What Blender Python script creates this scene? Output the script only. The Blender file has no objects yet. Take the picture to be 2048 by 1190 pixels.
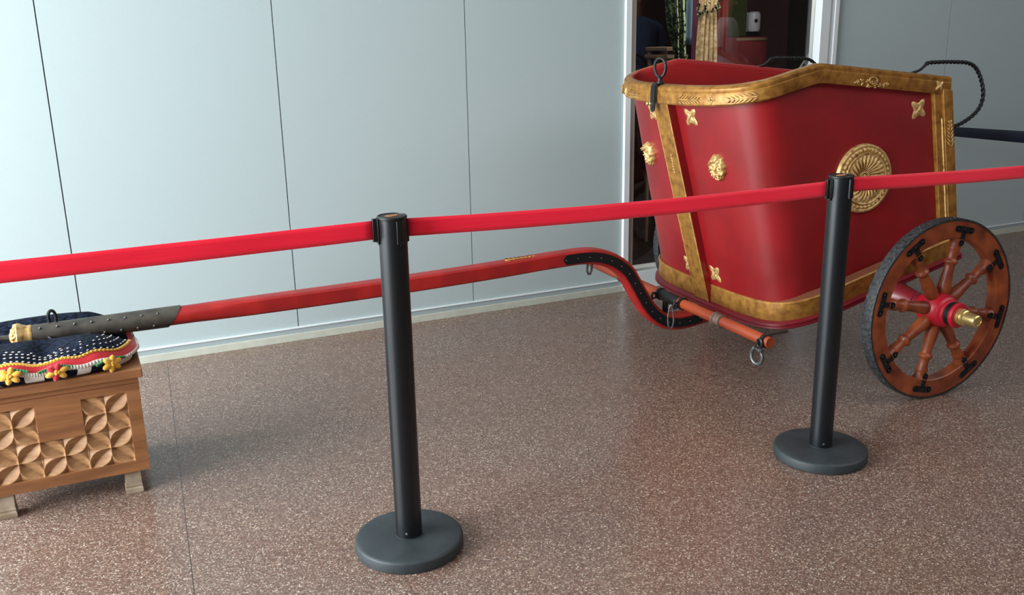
import bpy, math, random
from mathutils import Vector, Matrix
random.seed(4)
PI = math.pi
sc = bpy.context.scene
COL = sc.collection

# ------------------------------------------------------------------ helpers
def srgb(r, g, b):
    f = lambda c: (c/255/12.92) if c/255 <= .04045 else ((c/255+.055)/1.055)**2.4
    return (.86*f(r), .86*f(g), .86*f(b), 1)

class MB:
    def __init__(s): s.v = []; s.f = []; s.m = []
    def add(s, vs, fs, mi=0):
        o = len(s.v); s.v += [tuple(v) for v in vs]
        s.f += [tuple(i+o for i in f) for f in fs]; s.m += [mi]*len(fs); return s
    def box(s, c, d, mi=0, rot=None):
        x, y, z = d[0]/2, d[1]/2, d[2]/2
        vs = [Vector((a*x, b*y, e*z)) for a in (-1, 1) for b in (-1, 1) for e in (-1, 1)]
        if rot is not None: vs = [rot @ v for v in vs]
        vs = [v+Vector(c) for v in vs]
        return s.add(vs, [(0, 1, 3, 2), (4, 6, 7, 5), (0, 4, 5, 1), (2, 3, 7, 6), (0, 2, 6, 4), (1, 5, 7, 3)], mi)
    def bb(s, x0, x1, y0, y1, z0, z1, mi=0):
        return s.box(((x0+x1)/2, (y0+y1)/2, (z0+z1)/2), (x1-x0, y1-y0, z1-z0), mi)
    def grid(s, rows, mi=0, closeu=False, closev=False, fm=None):
        n = len(rows); m = len(rows[0]); o = len(s.v)
        for r in rows: s.v += [tuple(p) for p in r]
        for i in range(n if closeu else n-1):
            for j in range(m if closev else m-1):
                a = o+i*m+j; b = o+i*m+(j+1) % m; c = o+((i+1) % n)*m+(j+1) % m; d = o+((i+1) % n)*m+j
                s.f.append((a, b, c, d)); s.m.append(fm(i, j) if fm else mi)
        return s
    def lathe(s, prof, c=(0, 0, 0), axis=(0, 0, 1), n=32, mi=0, cap=True, fm=None):
        A = Vector(axis).normalized(); E1 = A.orthogonal().normalized(); E2 = A.cross(E1); c = Vector(c)
        rows = [[c+A*h+(E1*math.cos(2*PI*k/n)+E2*math.sin(2*PI*k/n))*r for k in range(n)] for r, h in prof]
        o = len(s.v); s.grid(rows, mi, closev=True, fm=fm)
        if cap:
            L = len(prof)
            s.f.append(tuple(o+k for k in range(n))[::-1]); s.m.append(fm(0, 0) if fm else mi)
            s.f.append(tuple(o+(L-1)*n+k for k in range(n))); s.m.append(fm(L-2, 0) if fm else mi)
        return s
    def tube(s, pts, r, n=10, mi=0, closed=False):
        pts = [Vector(p) for p in pts]; N = len(pts); R = r if hasattr(r, '__len__') else [r]*N
        rows = []; prev = None
        for i in range(N):
            if closed: t = (pts[(i+1) % N]-pts[i-1]).normalized()
            else: t = (pts[min(i+1, N-1)]-pts[max(i-1, 0)]).normalized()
            if prev is None: u = t.orthogonal().normalized()
            else:
                u = prev-t*prev.dot(t); u.normalize()
            prev = u; w = t.cross(u)
            rows.append([pts[i]+(u*math.cos(2*PI*k/n)+w*math.sin(2*PI*k/n))*R[i] for k in range(n)])
        o = len(s.v); s.grid(rows, mi, closeu=closed, closev=True)
        if not closed:
            s.f.append(tuple(o+k for k in range(n))[::-1]); s.m.append(mi)
            s.f.append(tuple(o+(N-1)*n+k for k in range(n))); s.m.append(mi)
        return s
    def blob(s, c, r, mi=0, n=8, m=6, rot=None):
        c = Vector(c); rows = []
        for i in range(m+1):
            a = -PI/2+PI*i/m; row = []
            for k in range(n):
                b = 2*PI*k/n
                v = Vector((math.cos(a)*math.cos(b)*r[0], math.cos(a)*math.sin(b)*r[1], math.sin(a)*r[2]))
                if rot is not None: v = rot @ v
                row.append(c+v)
            rows.append(row)
        return s.grid(rows, mi, closev=True)
    def build(s, name, mats, parent=None, smooth=True, ang=35, bevel=0, subd=0):
        me = bpy.data.meshes.new(name); me.from_pydata(s.v, [], s.f)
        if not isinstance(mats, (list, tuple)): mats = [mats]
        for m in mats: me.materials.append(m)
        me.polygons.foreach_set('material_index', s.m)
        me.validate(); me.update()
        import bmesh
        bm = bmesh.new(); bm.from_mesh(me); bmesh.ops.remove_doubles(bm, verts=bm.verts, dist=1e-6)
        bmesh.ops.recalc_face_normals(bm, faces=bm.faces); bm.to_mesh(me); bm.free()
        if smooth:
            me.polygons.foreach_set('use_smooth', [True]*len(me.polygons))
            me.set_sharp_from_angle(angle=math.radians(ang))
        o = bpy.data.objects.new(name, me); COL.objects.link(o)
        if parent is not None: o.parent = parent
        if bevel:
            b = o.modifiers.new('bevel', 'BEVEL'); b.width = bevel; b.segments = 2; b.limit_method = 'ANGLE'
        if subd:
            b = o.modifiers.new('sub', 'SUBSURF'); b.levels = subd; b.render_levels = subd
        return o

def empty(name, loc, rz=0, label=None, cat=None, group=None):
    o = bpy.data.objects.new(name, None); COL.objects.link(o); o.location = loc; o.rotation_euler = (0, 0, rz)
    o.empty_display_size = .05
    if label: tag(o, label, cat, group)
    return o
def tag(o, label, cat, group=None):
    o['label'] = label; o['category'] = cat
    if group: o['group'] = group
    return o
def struct(o): o['kind'] = 'structure'; return o
def copy_tree(o, parent=None):
    c = o.copy(); COL.objects.link(c)
    if parent is not None: c.parent = parent
    for ch in list(o.children): copy_tree(ch, c)
    return c

# ------------------------------------------------------------------ materials
def N(nt, t, **kw):
    n = nt.nodes.new(t)
    for k, v in kw.items():
        if k in n.inputs.keys(): n.inputs[k].default_value = v
        else: setattr(n, k, v)
    return n
def mat(name, col, rough=.5, metal=0, spec=.5, var=0, vscale=8, bump=0, bscale=60, col2=None, coat=0, sheen=0, stretch=None, detail=4, vr=(.35, .65)):
    m = bpy.data.materials.new(name); m.use_nodes = True; nt = m.node_tree; L = nt.links
    b = nt.nodes['Principled BSDF']
    b.inputs['Base Color'].default_value = col; b.inputs['Roughness'].default_value = rough
    b.inputs['Metallic'].default_value = metal; b.inputs['Specular IOR Level'].default_value = spec
    b.inputs['Coat Weight'].default_value = coat; b.inputs['Coat Roughness'].default_value = .15
    b.inputs['Sheen Weight'].default_value = sheen
    tc = N(nt, 'ShaderNodeTexCoord'); vec = tc.outputs['Object']
    if stretch:
        mp = N(nt, 'ShaderNodeMapping'); mp.inputs['Scale'].default_value = stretch; L.new(vec, mp.inputs['Vector']); vec = mp.outputs['Vector']
    if var or col2:
        no = N(nt, 'ShaderNodeTexNoise', Scale=vscale, Detail=detail); L.new(vec, no.inputs['Vector'])
        cr = N(nt, 'ShaderNodeValToRGB'); cr.color_ramp.elements[0].position = vr[0]; cr.color_ramp.elements[1].position = vr[1]
        c2 = col2 or tuple(c*(1-var) for c in col[:3])+(1,)
        cr.color_ramp.elements[0].color = c2; cr.color_ramp.elements[1].color = col
        L.new(no.outputs['Fac'], cr.inputs['Fac']); L.new(cr.outputs['Color'], b.inputs['Base Color'])
    if bump:
        n2 = N(nt, 'ShaderNodeTexNoise', Scale=bscale, Detail=3.0); L.new(vec, n2.inputs['Vector'])
        bp = N(nt, 'ShaderNodeBump', Strength=bump, Distance=.002); L.new(n2.outputs['Fac'], bp.inputs['Height']); L.new(bp.outputs['Normal'], b.inputs['Normal'])
    return m

M = {}
M['wall'] = mat('wall_panel_laminate', srgb(186, 199, 201), .42, .0, .35, var=.05, vscale=260, bump=.05, bscale=420)
M['gap'] = mat('panel_gap', srgb(40, 44, 46), .8)
M['alu'] = mat('skirting_grey', srgb(165, 176, 180), .45)
M['cream'] = mat('skirting_cream', srgb(205, 206, 192), .5, var=.1, vscale=20)
M['white'] = mat('white_frame', srgb(232, 236, 238), .35)
M['jamb'] = mat('cream_jamb', srgb(206, 200, 188), .45)
M['red'] = mat('red_lacquer', srgb(146, 15, 22), .40, spec=.6, col2=srgb(128, 12, 18), vscale=5, bump=.06, bscale=40, coat=.15)
M['redin'] = mat('red_inside', srgb(176, 12, 16), .6, var=.1)
M['polered'] = mat('pole_red', srgb(172, 30, 26), .45, col2=srgb(148, 22, 22), vscale=12, bump=.1, bscale=50)
M['purple'] = mat('maroon_paint', srgb(120, 20, 34), .38, var=.2, vscale=10, coat=.1)
M['gold'] = mat('aged_gold', srgb(186, 132, 60), .42, .4, col2=srgb(124, 78, 28), vscale=34, bump=.3, bscale=120, detail=10, vr=(.28, .68))
M['goldhi'] = mat('bright_gold', srgb(216, 178, 116), .40, .45, col2=srgb(140, 96, 48), vscale=60, bump=.1, bscale=200, vr=(.25, .5))
M['ledge'] = mat('brown_ledge', srgb(120, 62, 38), .5, var=.2)
M['orange'] = mat('orange_wood', srgb(172, 70, 28), .42, col2=srgb(120, 40, 20), vscale=9, bump=.1, bscale=60, stretch=(1, .25, 1), coat=.15)
M['felloe'] = mat('wheel_wood', srgb(172, 84, 40), .42, col2=srgb(112, 44, 22), vscale=11, detail=6, coat=.1, vr=(.35, .7))
M['hubred'] = mat('hub_red', srgb(186, 16, 40), .38, coat=.15)
M['tyre'] = mat('tyre_steel', srgb(58, 58, 60), .65, .1, col2=srgb(16, 17, 18), vscale=90, bump=.5, bscale=150, detail=8, vr=(.35, .6))
M['iron'] = mat('black_iron', srgb(36, 36, 38), .42, .5, bump=.15, bscale=160)
M['steel'] = mat('steel_bits', srgb(112, 114, 114), .38, .7, var=.4, vscale=90)
M['brass'] = mat('polished_brass', srgb(232, 206, 136), .26, .85, bump=.04, bscale=60)
M['leather'] = mat('dark_leather', srgb(72, 66, 58), .5, col2=srgb(46, 40, 36), vscale=20, bump=.25, bscale=90)
M['collar'] = mat('grey_collar', srgb(122, 96, 84), .5, .3, var=.3, vscale=50)
M['post'] = mat('black_post_paint', srgb(14, 18, 23), .36, spec=.5, bump=.03, bscale=400)
M['rubber'] = mat('rubber_base', srgb(50, 56, 60), .55, col2=srgb(40, 46, 50), vscale=18, bump=.15, bscale=250, detail=8)
M['plastic'] = mat('black_plastic', srgb(18, 19, 20), .45)
M['chest'] = mat('brown_wood', srgb(158, 104, 64), .5, col2=srgb(130, 82, 48), vscale=10, bump=.15, bscale=60, stretch=(.5, 4, 5), detail=6)
M['carve'] = mat('carved_pale_wood', srgb(186, 140, 96), .55, col2=srgb(160, 112, 72), vscale=30, bump=.3, bscale=160, stretch=(1, 1, 3))
M['paleleg'] = mat('pale_leg_wood', srgb(176, 158, 138), .6, col2=srgb(140, 120, 98), vscale=20, bump=.2, bscale=80)
M['yyarn'] = mat('yellow_yarn', srgb(236, 176, 60), .9, bump=.5, bscale=500, sheen=.3)
M['ryarn'] = mat('red_yarn', srgb(200, 24, 40), .9, bump=.8, bscale=350, sheen=.3)
M['wyarn'] = mat('white_yarn', srgb(226, 216, 206), .9, bump=.5, bscale=500, sheen=.3)
M['gyarn'] = mat('green_yarn', srgb(24, 128, 70), .9, bump=.5, bscale=500, sheen=.3)
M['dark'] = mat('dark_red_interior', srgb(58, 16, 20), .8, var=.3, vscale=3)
M['darkfloor'] = mat('dark_floor', srgb(30, 22, 22), .6)
M['purplecloth'] = mat('purple_cloth', srgb(122, 50, 84), .7, var=.3, vscale=20, sheen=.3)
M['goldcloth'] = mat('gold_cloth', srgb(228, 202, 158), .55, .1, col2=srgb(176, 142, 96), vscale=60, bump=.8, bscale=90)
M['blueskin'] = mat('pale_blue_cloth', srgb(120, 150, 172), .8)
M['greenpanel'] = mat('green_panel', srgb(66, 78, 34), .6)
M['redcloth'] = mat('red_table_cloth', srgb(130, 26, 34), .8, var=.3, vscale=12)
M['dispenser'] = mat('white_dispenser_plastic', srgb(220, 222, 235), .35)
M['wood2'] = mat('pale_stool_wood', srgb(150, 122, 96), .6, var=.2)
M['ladder'] = mat('ladder_aluminium', srgb(170, 178, 184), .35, .5)
M['skin'] = mat('skin', srgb(170, 120, 95), .6)
M['tee'] = mat('white_tshirt_cotton', srgb(230, 222, 220), .85)
M['denim'] = mat('blue_shirt_cotton', srgb(70, 110, 150), .85)
M['trouser'] = mat('dark_trousers', srgb(70, 60, 66), .85)
M['hair'] = mat('dark_hair', srgb(30, 22, 18), .6)
M['plaster'] = mat('ceiling_plaster', srgb(205, 205, 200), .9)
M['sidewall'] = mat('dark_hall_wall', srgb(92, 84, 80), .9)
M['orangelogo'] = mat('orange_logo_print', srgb(214, 140, 96), .5)

def belt_mat(name, c, c2):
    m = mat(name, c, .55, spec=.3, sheen=.2, col2=c2, vscale=40, stretch=(.15, 1, 6), vr=(.3, .7))
    return m
M['belt'] = belt_mat('red_webbing', (1.0, .012, .046, 1), (.93, .007, .034, 1))
M['navybelt'] = belt_mat('navy_webbing', srgb(14, 22, 42), srgb(10, 16, 32)); M['navybelt'].node_tree.nodes['Principled BSDF'].inputs['Sheen Weight'].default_value = 0; M['navybelt'].node_tree.nodes['Principled BSDF'].inputs['Specular IOR Level'].default_value = .1

# knit (navy)
def knit():
    m = mat('navy_knit', srgb(30, 40, 62), .95, spec=.15); nt = m.node_tree; L = nt.links; b = nt.nodes['Principled BSDF']
    tc = N(nt, 'ShaderNodeTexCoord')
    w = N(nt, 'ShaderNodeTexVoronoi', Scale=95.0); mp = N(nt, 'ShaderNodeMapping'); mp.inputs['Scale'].default_value = (.55, 1.3, 1.3)
    L.new(tc.outputs['Object'], mp.inputs['Vector']); L.new(mp.outputs['Vector'], w.inputs['Vector'])
    bp = N(nt, 'ShaderNodeBump', Strength=1.0, Distance=.006); bp.invert = True
    L.new(w.outputs['Distance'], bp.inputs['Height']); L.new(bp.outputs['Normal'], b.inputs['Normal'])
    cr = N(nt, 'ShaderNodeValToRGB'); cr.color_ramp.elements[0].color = srgb(30, 42, 68); cr.color_ramp.elements[1].color = srgb(10, 13, 22)
    cr.color_ramp.elements[0].position = .1; cr.color_ramp.elements[1].position = .75
    L.new(w.outputs['Distance'], cr.inputs['Fac']); L.new(cr.outputs['Color'], b.inputs['Base Color'])
    return m
M['knit'] = knit()

def sequin(name, a, bcol, scale, thr=.62):
    m = mat(name, a, .3, .5); nt = m.node_tree; L = nt.links; b = nt.nodes['Principled BSDF']
    tc = N(nt, 'ShaderNodeTexCoord'); w = N(nt, 'ShaderNodeTexVoronoi', Scale=scale); L.new(tc.outputs['Object'], w.inputs['Vector'])
    sp = N(nt, 'ShaderNodeSeparateColor'); L.new(w.outputs['Color'], sp.inputs['Color'])
    cr = N(nt, 'ShaderNodeValToRGB'); cr.color_ramp.interpolation = 'CONSTANT'
    cr.color_ramp.elements[0].color = a; cr.color_ramp.elements[1].color = bcol; cr.color_ramp.elements[1].position = thr
    L.new(sp.outputs['Red'], cr.inputs['Fac']); L.new(cr.outputs['Color'], b.inputs['Base Color'])
    return m
M['greenseq'] = sequin('dark_green_sequins', srgb(22, 44, 30), srgb(96, 116, 84), 90)
M['whiteseq'] = sequin('pale_green_sequins', srgb(40, 60, 34), srgb(226, 236, 186), 80, .3)
M['beads'] = sequin('bead_mix', srgb(24, 26, 24), srgb(190, 186, 140), 120)

def terrazzo():
    m = bpy.data.materials.new('polished_terrazzo'); m.use_nodes = True; nt = m.node_tree; L = nt.links; b = nt.nodes['Principled BSDF']
    tc = N(nt, 'ShaderNodeTexCoord')
    v = N(nt, 'ShaderNodeTexVoronoi', Scale=250.0); L.new(tc.outputs['Object'], v.inputs['Vector'])
    sp = N(nt, 'ShaderNodeSeparateColor'); L.new(v.outputs['Color'], sp.inputs['Color'])
    cr = N(nt, 'ShaderNodeValToRGB'); cr.color_ramp.interpolation = 'CONSTANT'; e = cr.color_ramp.elements
    cols = [(0, (100, 78, 70)), (.16, (134, 106, 94)), (.32, (118, 98, 90)), (.46, (150, 124, 110)), (.58, (92, 72, 66)), (.68, (126, 90, 78)), (.75, (176, 154, 138)), (.87, (156, 138, 128)), (.945, (210, 198, 184))]
    e[0].position = 0; e[0].color = srgb(*cols[0][1]); e[1].position = cols[1][0]; e[1].color = srgb(*cols[1][1])
    for p, c in cols[2:]:
        k = e.new(p); k.color = srgb(*c)
    L.new(sp.outputs['Red'], cr.inputs['Fac'])
    # matrix between chips
    ve = N(nt, 'ShaderNodeTexVoronoi', Scale=250.0, feature='DISTANCE_TO_EDGE'); L.new(tc.outputs['Object'], ve.inputs['Vector'])
    r2 = N(nt, 'ShaderNodeValToRGB'); r2.color_ramp.elements[0].position = .02; r2.color_ramp.elements[1].position = .12
    L.new(ve.outputs['Distance'], r2.inputs['Fac'])
    mx = N(nt, 'ShaderNodeMix', data_type='RGBA'); L.new(r2.outputs['Color'], mx.inputs[0]); mx.inputs[6].default_value = srgb(104, 84, 76); L.new(cr.outputs['Color'], mx.inputs[7])
    # broad tint variation and rusty stains
    no = N(nt, 'ShaderNodeTexNoise', Scale=1.3, Detail=3.0); L.new(tc.outputs['Object'], no.inputs['Vector'])
    r3 = N(nt, 'ShaderNodeValToRGB'); r3.color_ramp.elements[0].position = .35; r3.color_ramp.elements[1].position = .7
    r3.color_ramp.elements[0].color = (1, 1, 1, 1); r3.color_ramp.elements[1].color = (1.0, .9, .84, 1)
    L.new(no.outputs['Fac'], r3.inputs['Fac'])
    m2 = N(nt, 'ShaderNodeMix', data_type='RGBA', blend_type='MULTIPLY'); m2.inputs[0].default_value = 1
    L.new(mx.outputs[2], m2.inputs[6]); L.new(r3.outputs['Color'], m2.inputs[7])
    # thin joints: at x = .16 and every 3.2 m
    sx = N(nt, 'ShaderNodeSeparateXYZ'); L.new(tc.outputs['Object'], sx.inputs[0])
    ad = N(nt, 'ShaderNodeMath', operation='MULTIPLY_ADD'); L.new(sx.outputs['Y'], ad.inputs[0]); ad.inputs[1].default_value = -.062; ad.inputs[2].default_value = -.256+1.6+3.2*10
    a2 = N(nt, 'ShaderNodeMath', operation='ADD'); L.new(ad.outputs[0], a2.inputs[0]); L.new(sx.outputs['X'], a2.inputs[1])
    md = N(nt, 'ShaderNodeMath', operation='MODULO'); L.new(a2.outputs[0], md.inputs[0]); md.inputs[1].default_value = 3.2
    s2 = N(nt, 'ShaderNodeMath', operation='SUBTRACT'); L.new(md.outputs[0], s2.inputs[0]); s2.inputs[1].default_value = 1.6
    ab = N(nt, 'ShaderNodeMath', operation='ABSOLUTE'); L.new(s2.outputs[0], ab.inputs[0])
    lt = N(nt, 'ShaderNodeMath', operation='LESS_THAN'); L.new(ab.outputs[0], lt.inputs[0]); lt.inputs[1].default_value = .0013
    m3 = N(nt, 'ShaderNodeMix', data_type='RGBA'); L.new(lt.outputs[0], m3.inputs[0]); L.new(m2.outputs[2], m3.inputs[6]); m3.inputs[7].default_value = srgb(60, 50, 46)
    L.new(m3.outputs[2], b.inputs['Base Color'])
    b.inputs['Roughness'].default_value = .26; b.inputs['Specular IOR Level'].default_value = .5
    n2 = N(nt, 'ShaderNodeTexNoise', Scale=6.0, Detail=3.0); L.new(tc.outputs['Object'], n2.inputs['Vector'])
    mr = N(nt, 'ShaderNodeMapRange'); L.new(n2.outputs['Fac'], mr.inputs[0]); mr.inputs[3].default_value = .2; mr.inputs[4].default_value = .34
    L.new(mr.outputs[0], b.inputs['Roughness'])
    return m
M['floor'] = terrazzo()
def glass():
    m = bpy.data.materials.new('window_glass'); m.use_nodes = True; b = m.node_tree.nodes['Principled BSDF']
    b.inputs['Transmission Weight'].default_value = 1; b.inputs['Roughness'].default_value = 0; b.inputs['IOR'].default_value = 1.5
    b.inputs['Base Color'].default_value = (.9, .93, .93, 1)
    return m
M['glass'] = glass()

# ------------------------------------------------------------------ setting
WX0, WX1 = 2.652, 4.078
fl = MB().bb(-3.4, 9.5, -8.5, -.0, -.05, 0).build('floor', M['floor'], smooth=False); struct(fl)
wb = MB(); H = 3.1
# backing wall with opening, panels 12 mm thick in front of it
for x0, x1 in ((-3.4, WX0), (WX1, 9.5)): wb.bb(x0, x1, .0, .2, 0, H, 1)
wb.bb(WX0, WX1, .0, .2, 2.5, H, 1)
joints = [-3.4, -2.79, -1.885, -.98, -.068, .859, 1.765, WX0]
for a, b in zip(joints, joints[1:]): wb.bb(a+.0022, b-(.0022 if b < 2.6 else 0), -.012, .0, .06, H, 0)
jr = [WX1, 4.99, 5.9, 6.8, 7.7, 8.6, 9.5]
for a, b in zip(jr, jr[1:]): wb.bb(a+(.0022 if a > 4.1 else 0), b-.0022, -.012, .0, .06, H, 0)
wb.bb(WX0, WX1, -.012, 0, 2.5, H, 0)
struct(wb.build('wall_back', [M['wall'], M['gap']], smooth=False))
for nm, x0, x1 in (('baseboard_left', -3.4, WX0), ('baseboard_right', WX1, 9.5)):
    t = MB(); t.bb(x0, x1, -.030, -.0, 0, .034, 1); t.bb(x0, x1, -.020, -.0, .034, .058, 0); t.bb(x0, x1, -.024, -.0, .058, .064, 2)
    struct(t.build(nm, [M['alu'], M['cream'], M['white']], smooth=False, bevel=.001))
# window frame
w = empty('window_1', ((WX0+WX1)/2, 0, 0)); struct(w)
cx = (WX0+WX1)/2
t = MB()
t.bb(WX0-cx, WX0+.035-cx, -.03, .12, 0, 2.5, 0); t.bb(WX0+.035-cx, WX0+.072-cx, -.012, .12, 0, 2.5, 1)
t.bb(WX1-.130-cx, WX1-.065-cx, -.030, .06, 0, 2.5, 0); t.bb(WX1-.065-cx, WX1-.03-cx, -.020, .06, 0, 2.5, 0); t.bb(WX1-.03-cx, WX1-cx, -.030, .06, 0, 2.5, 0)
t.bb(WX0+.072-cx, WX1-.135-cx, -.03, .12, 0, .10, 0); t.bb(WX0+.072-cx, WX1-.135-cx, -.03, .12, 2.4, 2.5, 0)
struct(t.build('window_frame', [M['white'], M['jamb']], w, smooth=False, bevel=.002))
struct(MB().bb(WX0+.06-cx, WX1-.12-cx, .025, .033, .09, 2.41).build('pane', M['glass'], w, smooth=False))
# shop room behind the glass
t = MB(); t.bb(2.0, 8.6, 3.4, 3.5, -.01, 2.9, 0); t.bb(1.9, 2.0, .2, 3.5, -.01, 2.9, 0); t.bb(8.6, 8.7, .2, 3.5, -.01, 2.9, 0)
t.bb(2.0, 8.6, .2, 3.4, 2.8, 2.9, 0)
struct(t.build('wall_shop', [M['dark']], smooth=False))
struct(MB().bb(2.0, 8.6, 0, 3.4, -.06, -.002).build('floor_shop', M['darkfloor'], smooth=False))
# rest of hall
struct(MB().bb(-3.4, 9.5, -8.5, .2, H, H+.1).build('ceiling', M['plaster'], smooth=False))
struct(MB().bb(9.5, 9.6, -8.5, .2, 0, H).build('wall_right', M['sidewall'], smooth=False))
struct(MB().bb(-3.4, 9.5, -8.6, -8.5, 0, H).build('wall_front', M['sidewall'], smooth=False))
t = MB(); t.bb(-3.5, -3.4, -8.5, .2, 0, .48); t.bb(-3.5, -3.4, -8.5, .2, 2.95, H)
t.bb(-3.5, -3.4, -8.5, -6.0, .48, 2.95)
struct(t.build('wall_left', M['white'], smooth=False))
t = MB()
for y in (-6.0, -4.8, -3.6, -2.4, -1.2, .0): t.bb(-3.48, -3.42, y-.03, y+.03, .48, 2.95)
struct(t.build('window_2', M['white'], smooth=False))

# ------------------------------------------------------------------ stanchions
def stanchion(loc, rz, label):
    root = empty('barrier_post', loc, rz, label, 'barrier post', 'black barrier posts holding the red belts')
    R = .1525
    MB().lathe([(R-.004, 0), (R, .003), (R, .028), (R-.003, .033), (R-.010, .0355), (R-.05, .0375), (.05, .0395), (.0385, .0395), (.0385, .0415), (.030, .0415)], n=72).build('base', M['rubber'], root, ang=50)
    t = MB(); t.lathe([(.037, .038), (.037, .945)], n=48); t.build('pole', M['post'], root)
    cap = MB().lathe([(.0372, .943), (.0388, .945), (.0388, .949), (.037, .9515), (.0345, .9515), (.034, .9500), (.020, .9500), (.001, .9500)], n=48).build('cap', M['plastic'], root)
    lg = MB()
    lg.tube([(.012*math.cos(a)*1.1, .008*math.sin(a), .9506) for a in [2*PI*k/24 for k in range(24)]], .0011, n=6, closed=True)
    lg.box((-.014, 0, .9506), (.008, .006, .0012)); lg.box((.015, 0, .9506), (.007, .005, .0012)); lg.box((0, 0, .9506), (.012, .0018, .0012)); lg.box((0, .004, .9506), (.010, .0016, .0012))
    lg.build('logo', M['orangelogo'], cap)
    # belt receivers
    for name, a in (('belt_slot', PI), ('belt_slot', -PI/2+.28), ('belt_slot', 0), ('belt_slot', PI/2)):
        A = Matrix.Rotation(a, 3, 'Z'); s = MB()
        for y in (-.0085, .0085): s.box(A @ Vector((.0375, y, .912)), (.006, .003, .058), rot=A)
        s.box(A @ Vector((.0372, 0, .912)), (.0035, .014, .058), rot=A); s.box(A @ Vector((.0375, 0, .883)), (.006, .020, .003), rot=A)
        s.blob(A @ Vector((.0375, 0, .878)), (.0022, .0022, .0022))
        s.build(name, M['plastic'], root, bevel=.0006)
    # bottom screws
    for a in (-PI/2-.42, -PI/2+.95, PI/2):
        d = Vector((math.cos(a), math.sin(a), 0))
        MB().lathe([(.0042, 0), (.0042, .001), (.003, .002), (.0005, .0024)], c=d*.0366+Vector((0, 0, .056)), axis=d, n=14).build('screw', M['steel'], root)
    for a in (-PI/2-.3,):
        d = Vector((math.cos(a), math.sin(a), 0))
        MB().lathe([(.0016, 0), (.0016, .0006)], c=d*.0369+Vector((0, 0, .878)), axis=d, n=10).build('rivet', M['plastic'], root)
    return root
P1 = (.7156, -2.0337, 0); P2 = (2.1499, -2.1126, 0)
stanchion(P1, math.radians(-3), 'black barrier post with round rubber base in the middle foreground, left of the chariot')
stanchion(P2, math.radians(-3), 'black barrier post with round base standing in front of the chariot body')

def belt(name, a, b, za, zb, sag, hw, m, label, clip_a, clip_b, group=None, wave=0.0):
    a = Vector((a[0], a[1], 0)); b = Vector((b[0], b[1], 0)); n = 40
    d = (b-a).normalized(); nn = Vector((-d.y, d.x, 0))
    root = empty(name, (a.x, a.y, 0), 0, label, 'barrier belt', group)
    rows = []
    for i in range(n+1):
        t = i/n; p = (b-a)*t; zc = za+(zb-za)*t-4*sag*t*(1-t); lean = wave*math.sin(PI*t)
        r = []
        for q in (-1, -.5, 0, .5, 1):
            r.append(p+Vector((0, 0, zc+hw*q))+nn*(lean*q+.0008*math.sin(9*t*PI+q)))
        rows.append(r)
    t = MB(); t.grid(rows); w_ = t.build('webbing', m, root)
    s = w_.modifiers.new('solid', 'SOLIDIFY'); s.thickness = .0014; s.offset = 0
    for flag, p, z, sg in ((clip_a, Vector((0, 0, 0)), za, 1), (clip_b, b-a, zb, -1)):
        if flag:
            R = Matrix.Rotation(math.atan2(d.y, d.x), 3, 'Z'); c = MB()
            c.box(p+d*sg*.005+Vector((0, 0, z-.001)), (.017, .011, .060), rot=R)
            c.box(p-d*sg*.003+Vector((0, 0, z-.004)), (.010, .016, .066), rot=R)
            c.box(p+d*sg*.003-nn*.0065+Vector((0, 0, z)), (.002, .002, .022), rot=R)
            c.build('clip', M['plastic'], root, bevel=.001)
    return root
def edge(P, Q, r):
    d = (Vector(Q)-Vector(P)).normalized(); return Vector(P)+d*r
P0 = (-.85, -2.034+.0, 0); P3 = (3.62, -2.125, 0)
G = 'red barrier belts'
stanchion(P0, 0, 'black barrier post at the far left end of the red belt, beyond the chest')
stanchion(P3, 0, 'black barrier post at the right end of the red belt, beyond the chariot wheel')
belt('barrier_belt', edge(P1, P0, .040), edge(P0, P1, .04), .918, .914, .003, .0245, M['belt'], 'red barrier belt running left from the middle post over the wooden chest', True, False, G)
belt('barrier_belt', edge(P1, P2, .038), edge(P2, P1, .042), .9165, .9115, .010, .0235, M['belt'], 'red barrier belt stretched between the two black posts', False, True, G)
belt('barrier_belt', edge(P2, P3, .038), edge(P3, P2, .04), .918, .890, .006, .0225, M['belt'], 'red barrier belt running right from the post in front of the chariot', False, False, G)
# navy belt behind
A = Vector((4.016, -.946, .874)); B = Vector((3.455, -1.750, .9536)); W_ = Vector((4.650, -.036, .783)); E_ = B+(B-A)*.9
rt = empty('barrier_belt', (W_.x, W_.y, 0), 0, 'dark navy barrier belt behind the chariot, running from the grey wall to the right', 'barrier belt')
rows = []
for i in range(31):
    t = i/30; p = W_.lerp(E_, t)
    rows.append([p-Vector((W_.x, W_.y, 0))+Vector((0, 0, q*.0235)) for q in (-1, 0, 1)])
bo = MB().grid(rows).build('webbing', M['navybelt'], rt); s = bo.modifiers.new('solid', 'SOLIDIFY'); s.thickness = .0014
MB().bb(-.03, .03, -.004, .021, W_.z-.04, W_.z+.04).build('wall_clip', M['plastic'], rt, bevel=.002)

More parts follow.
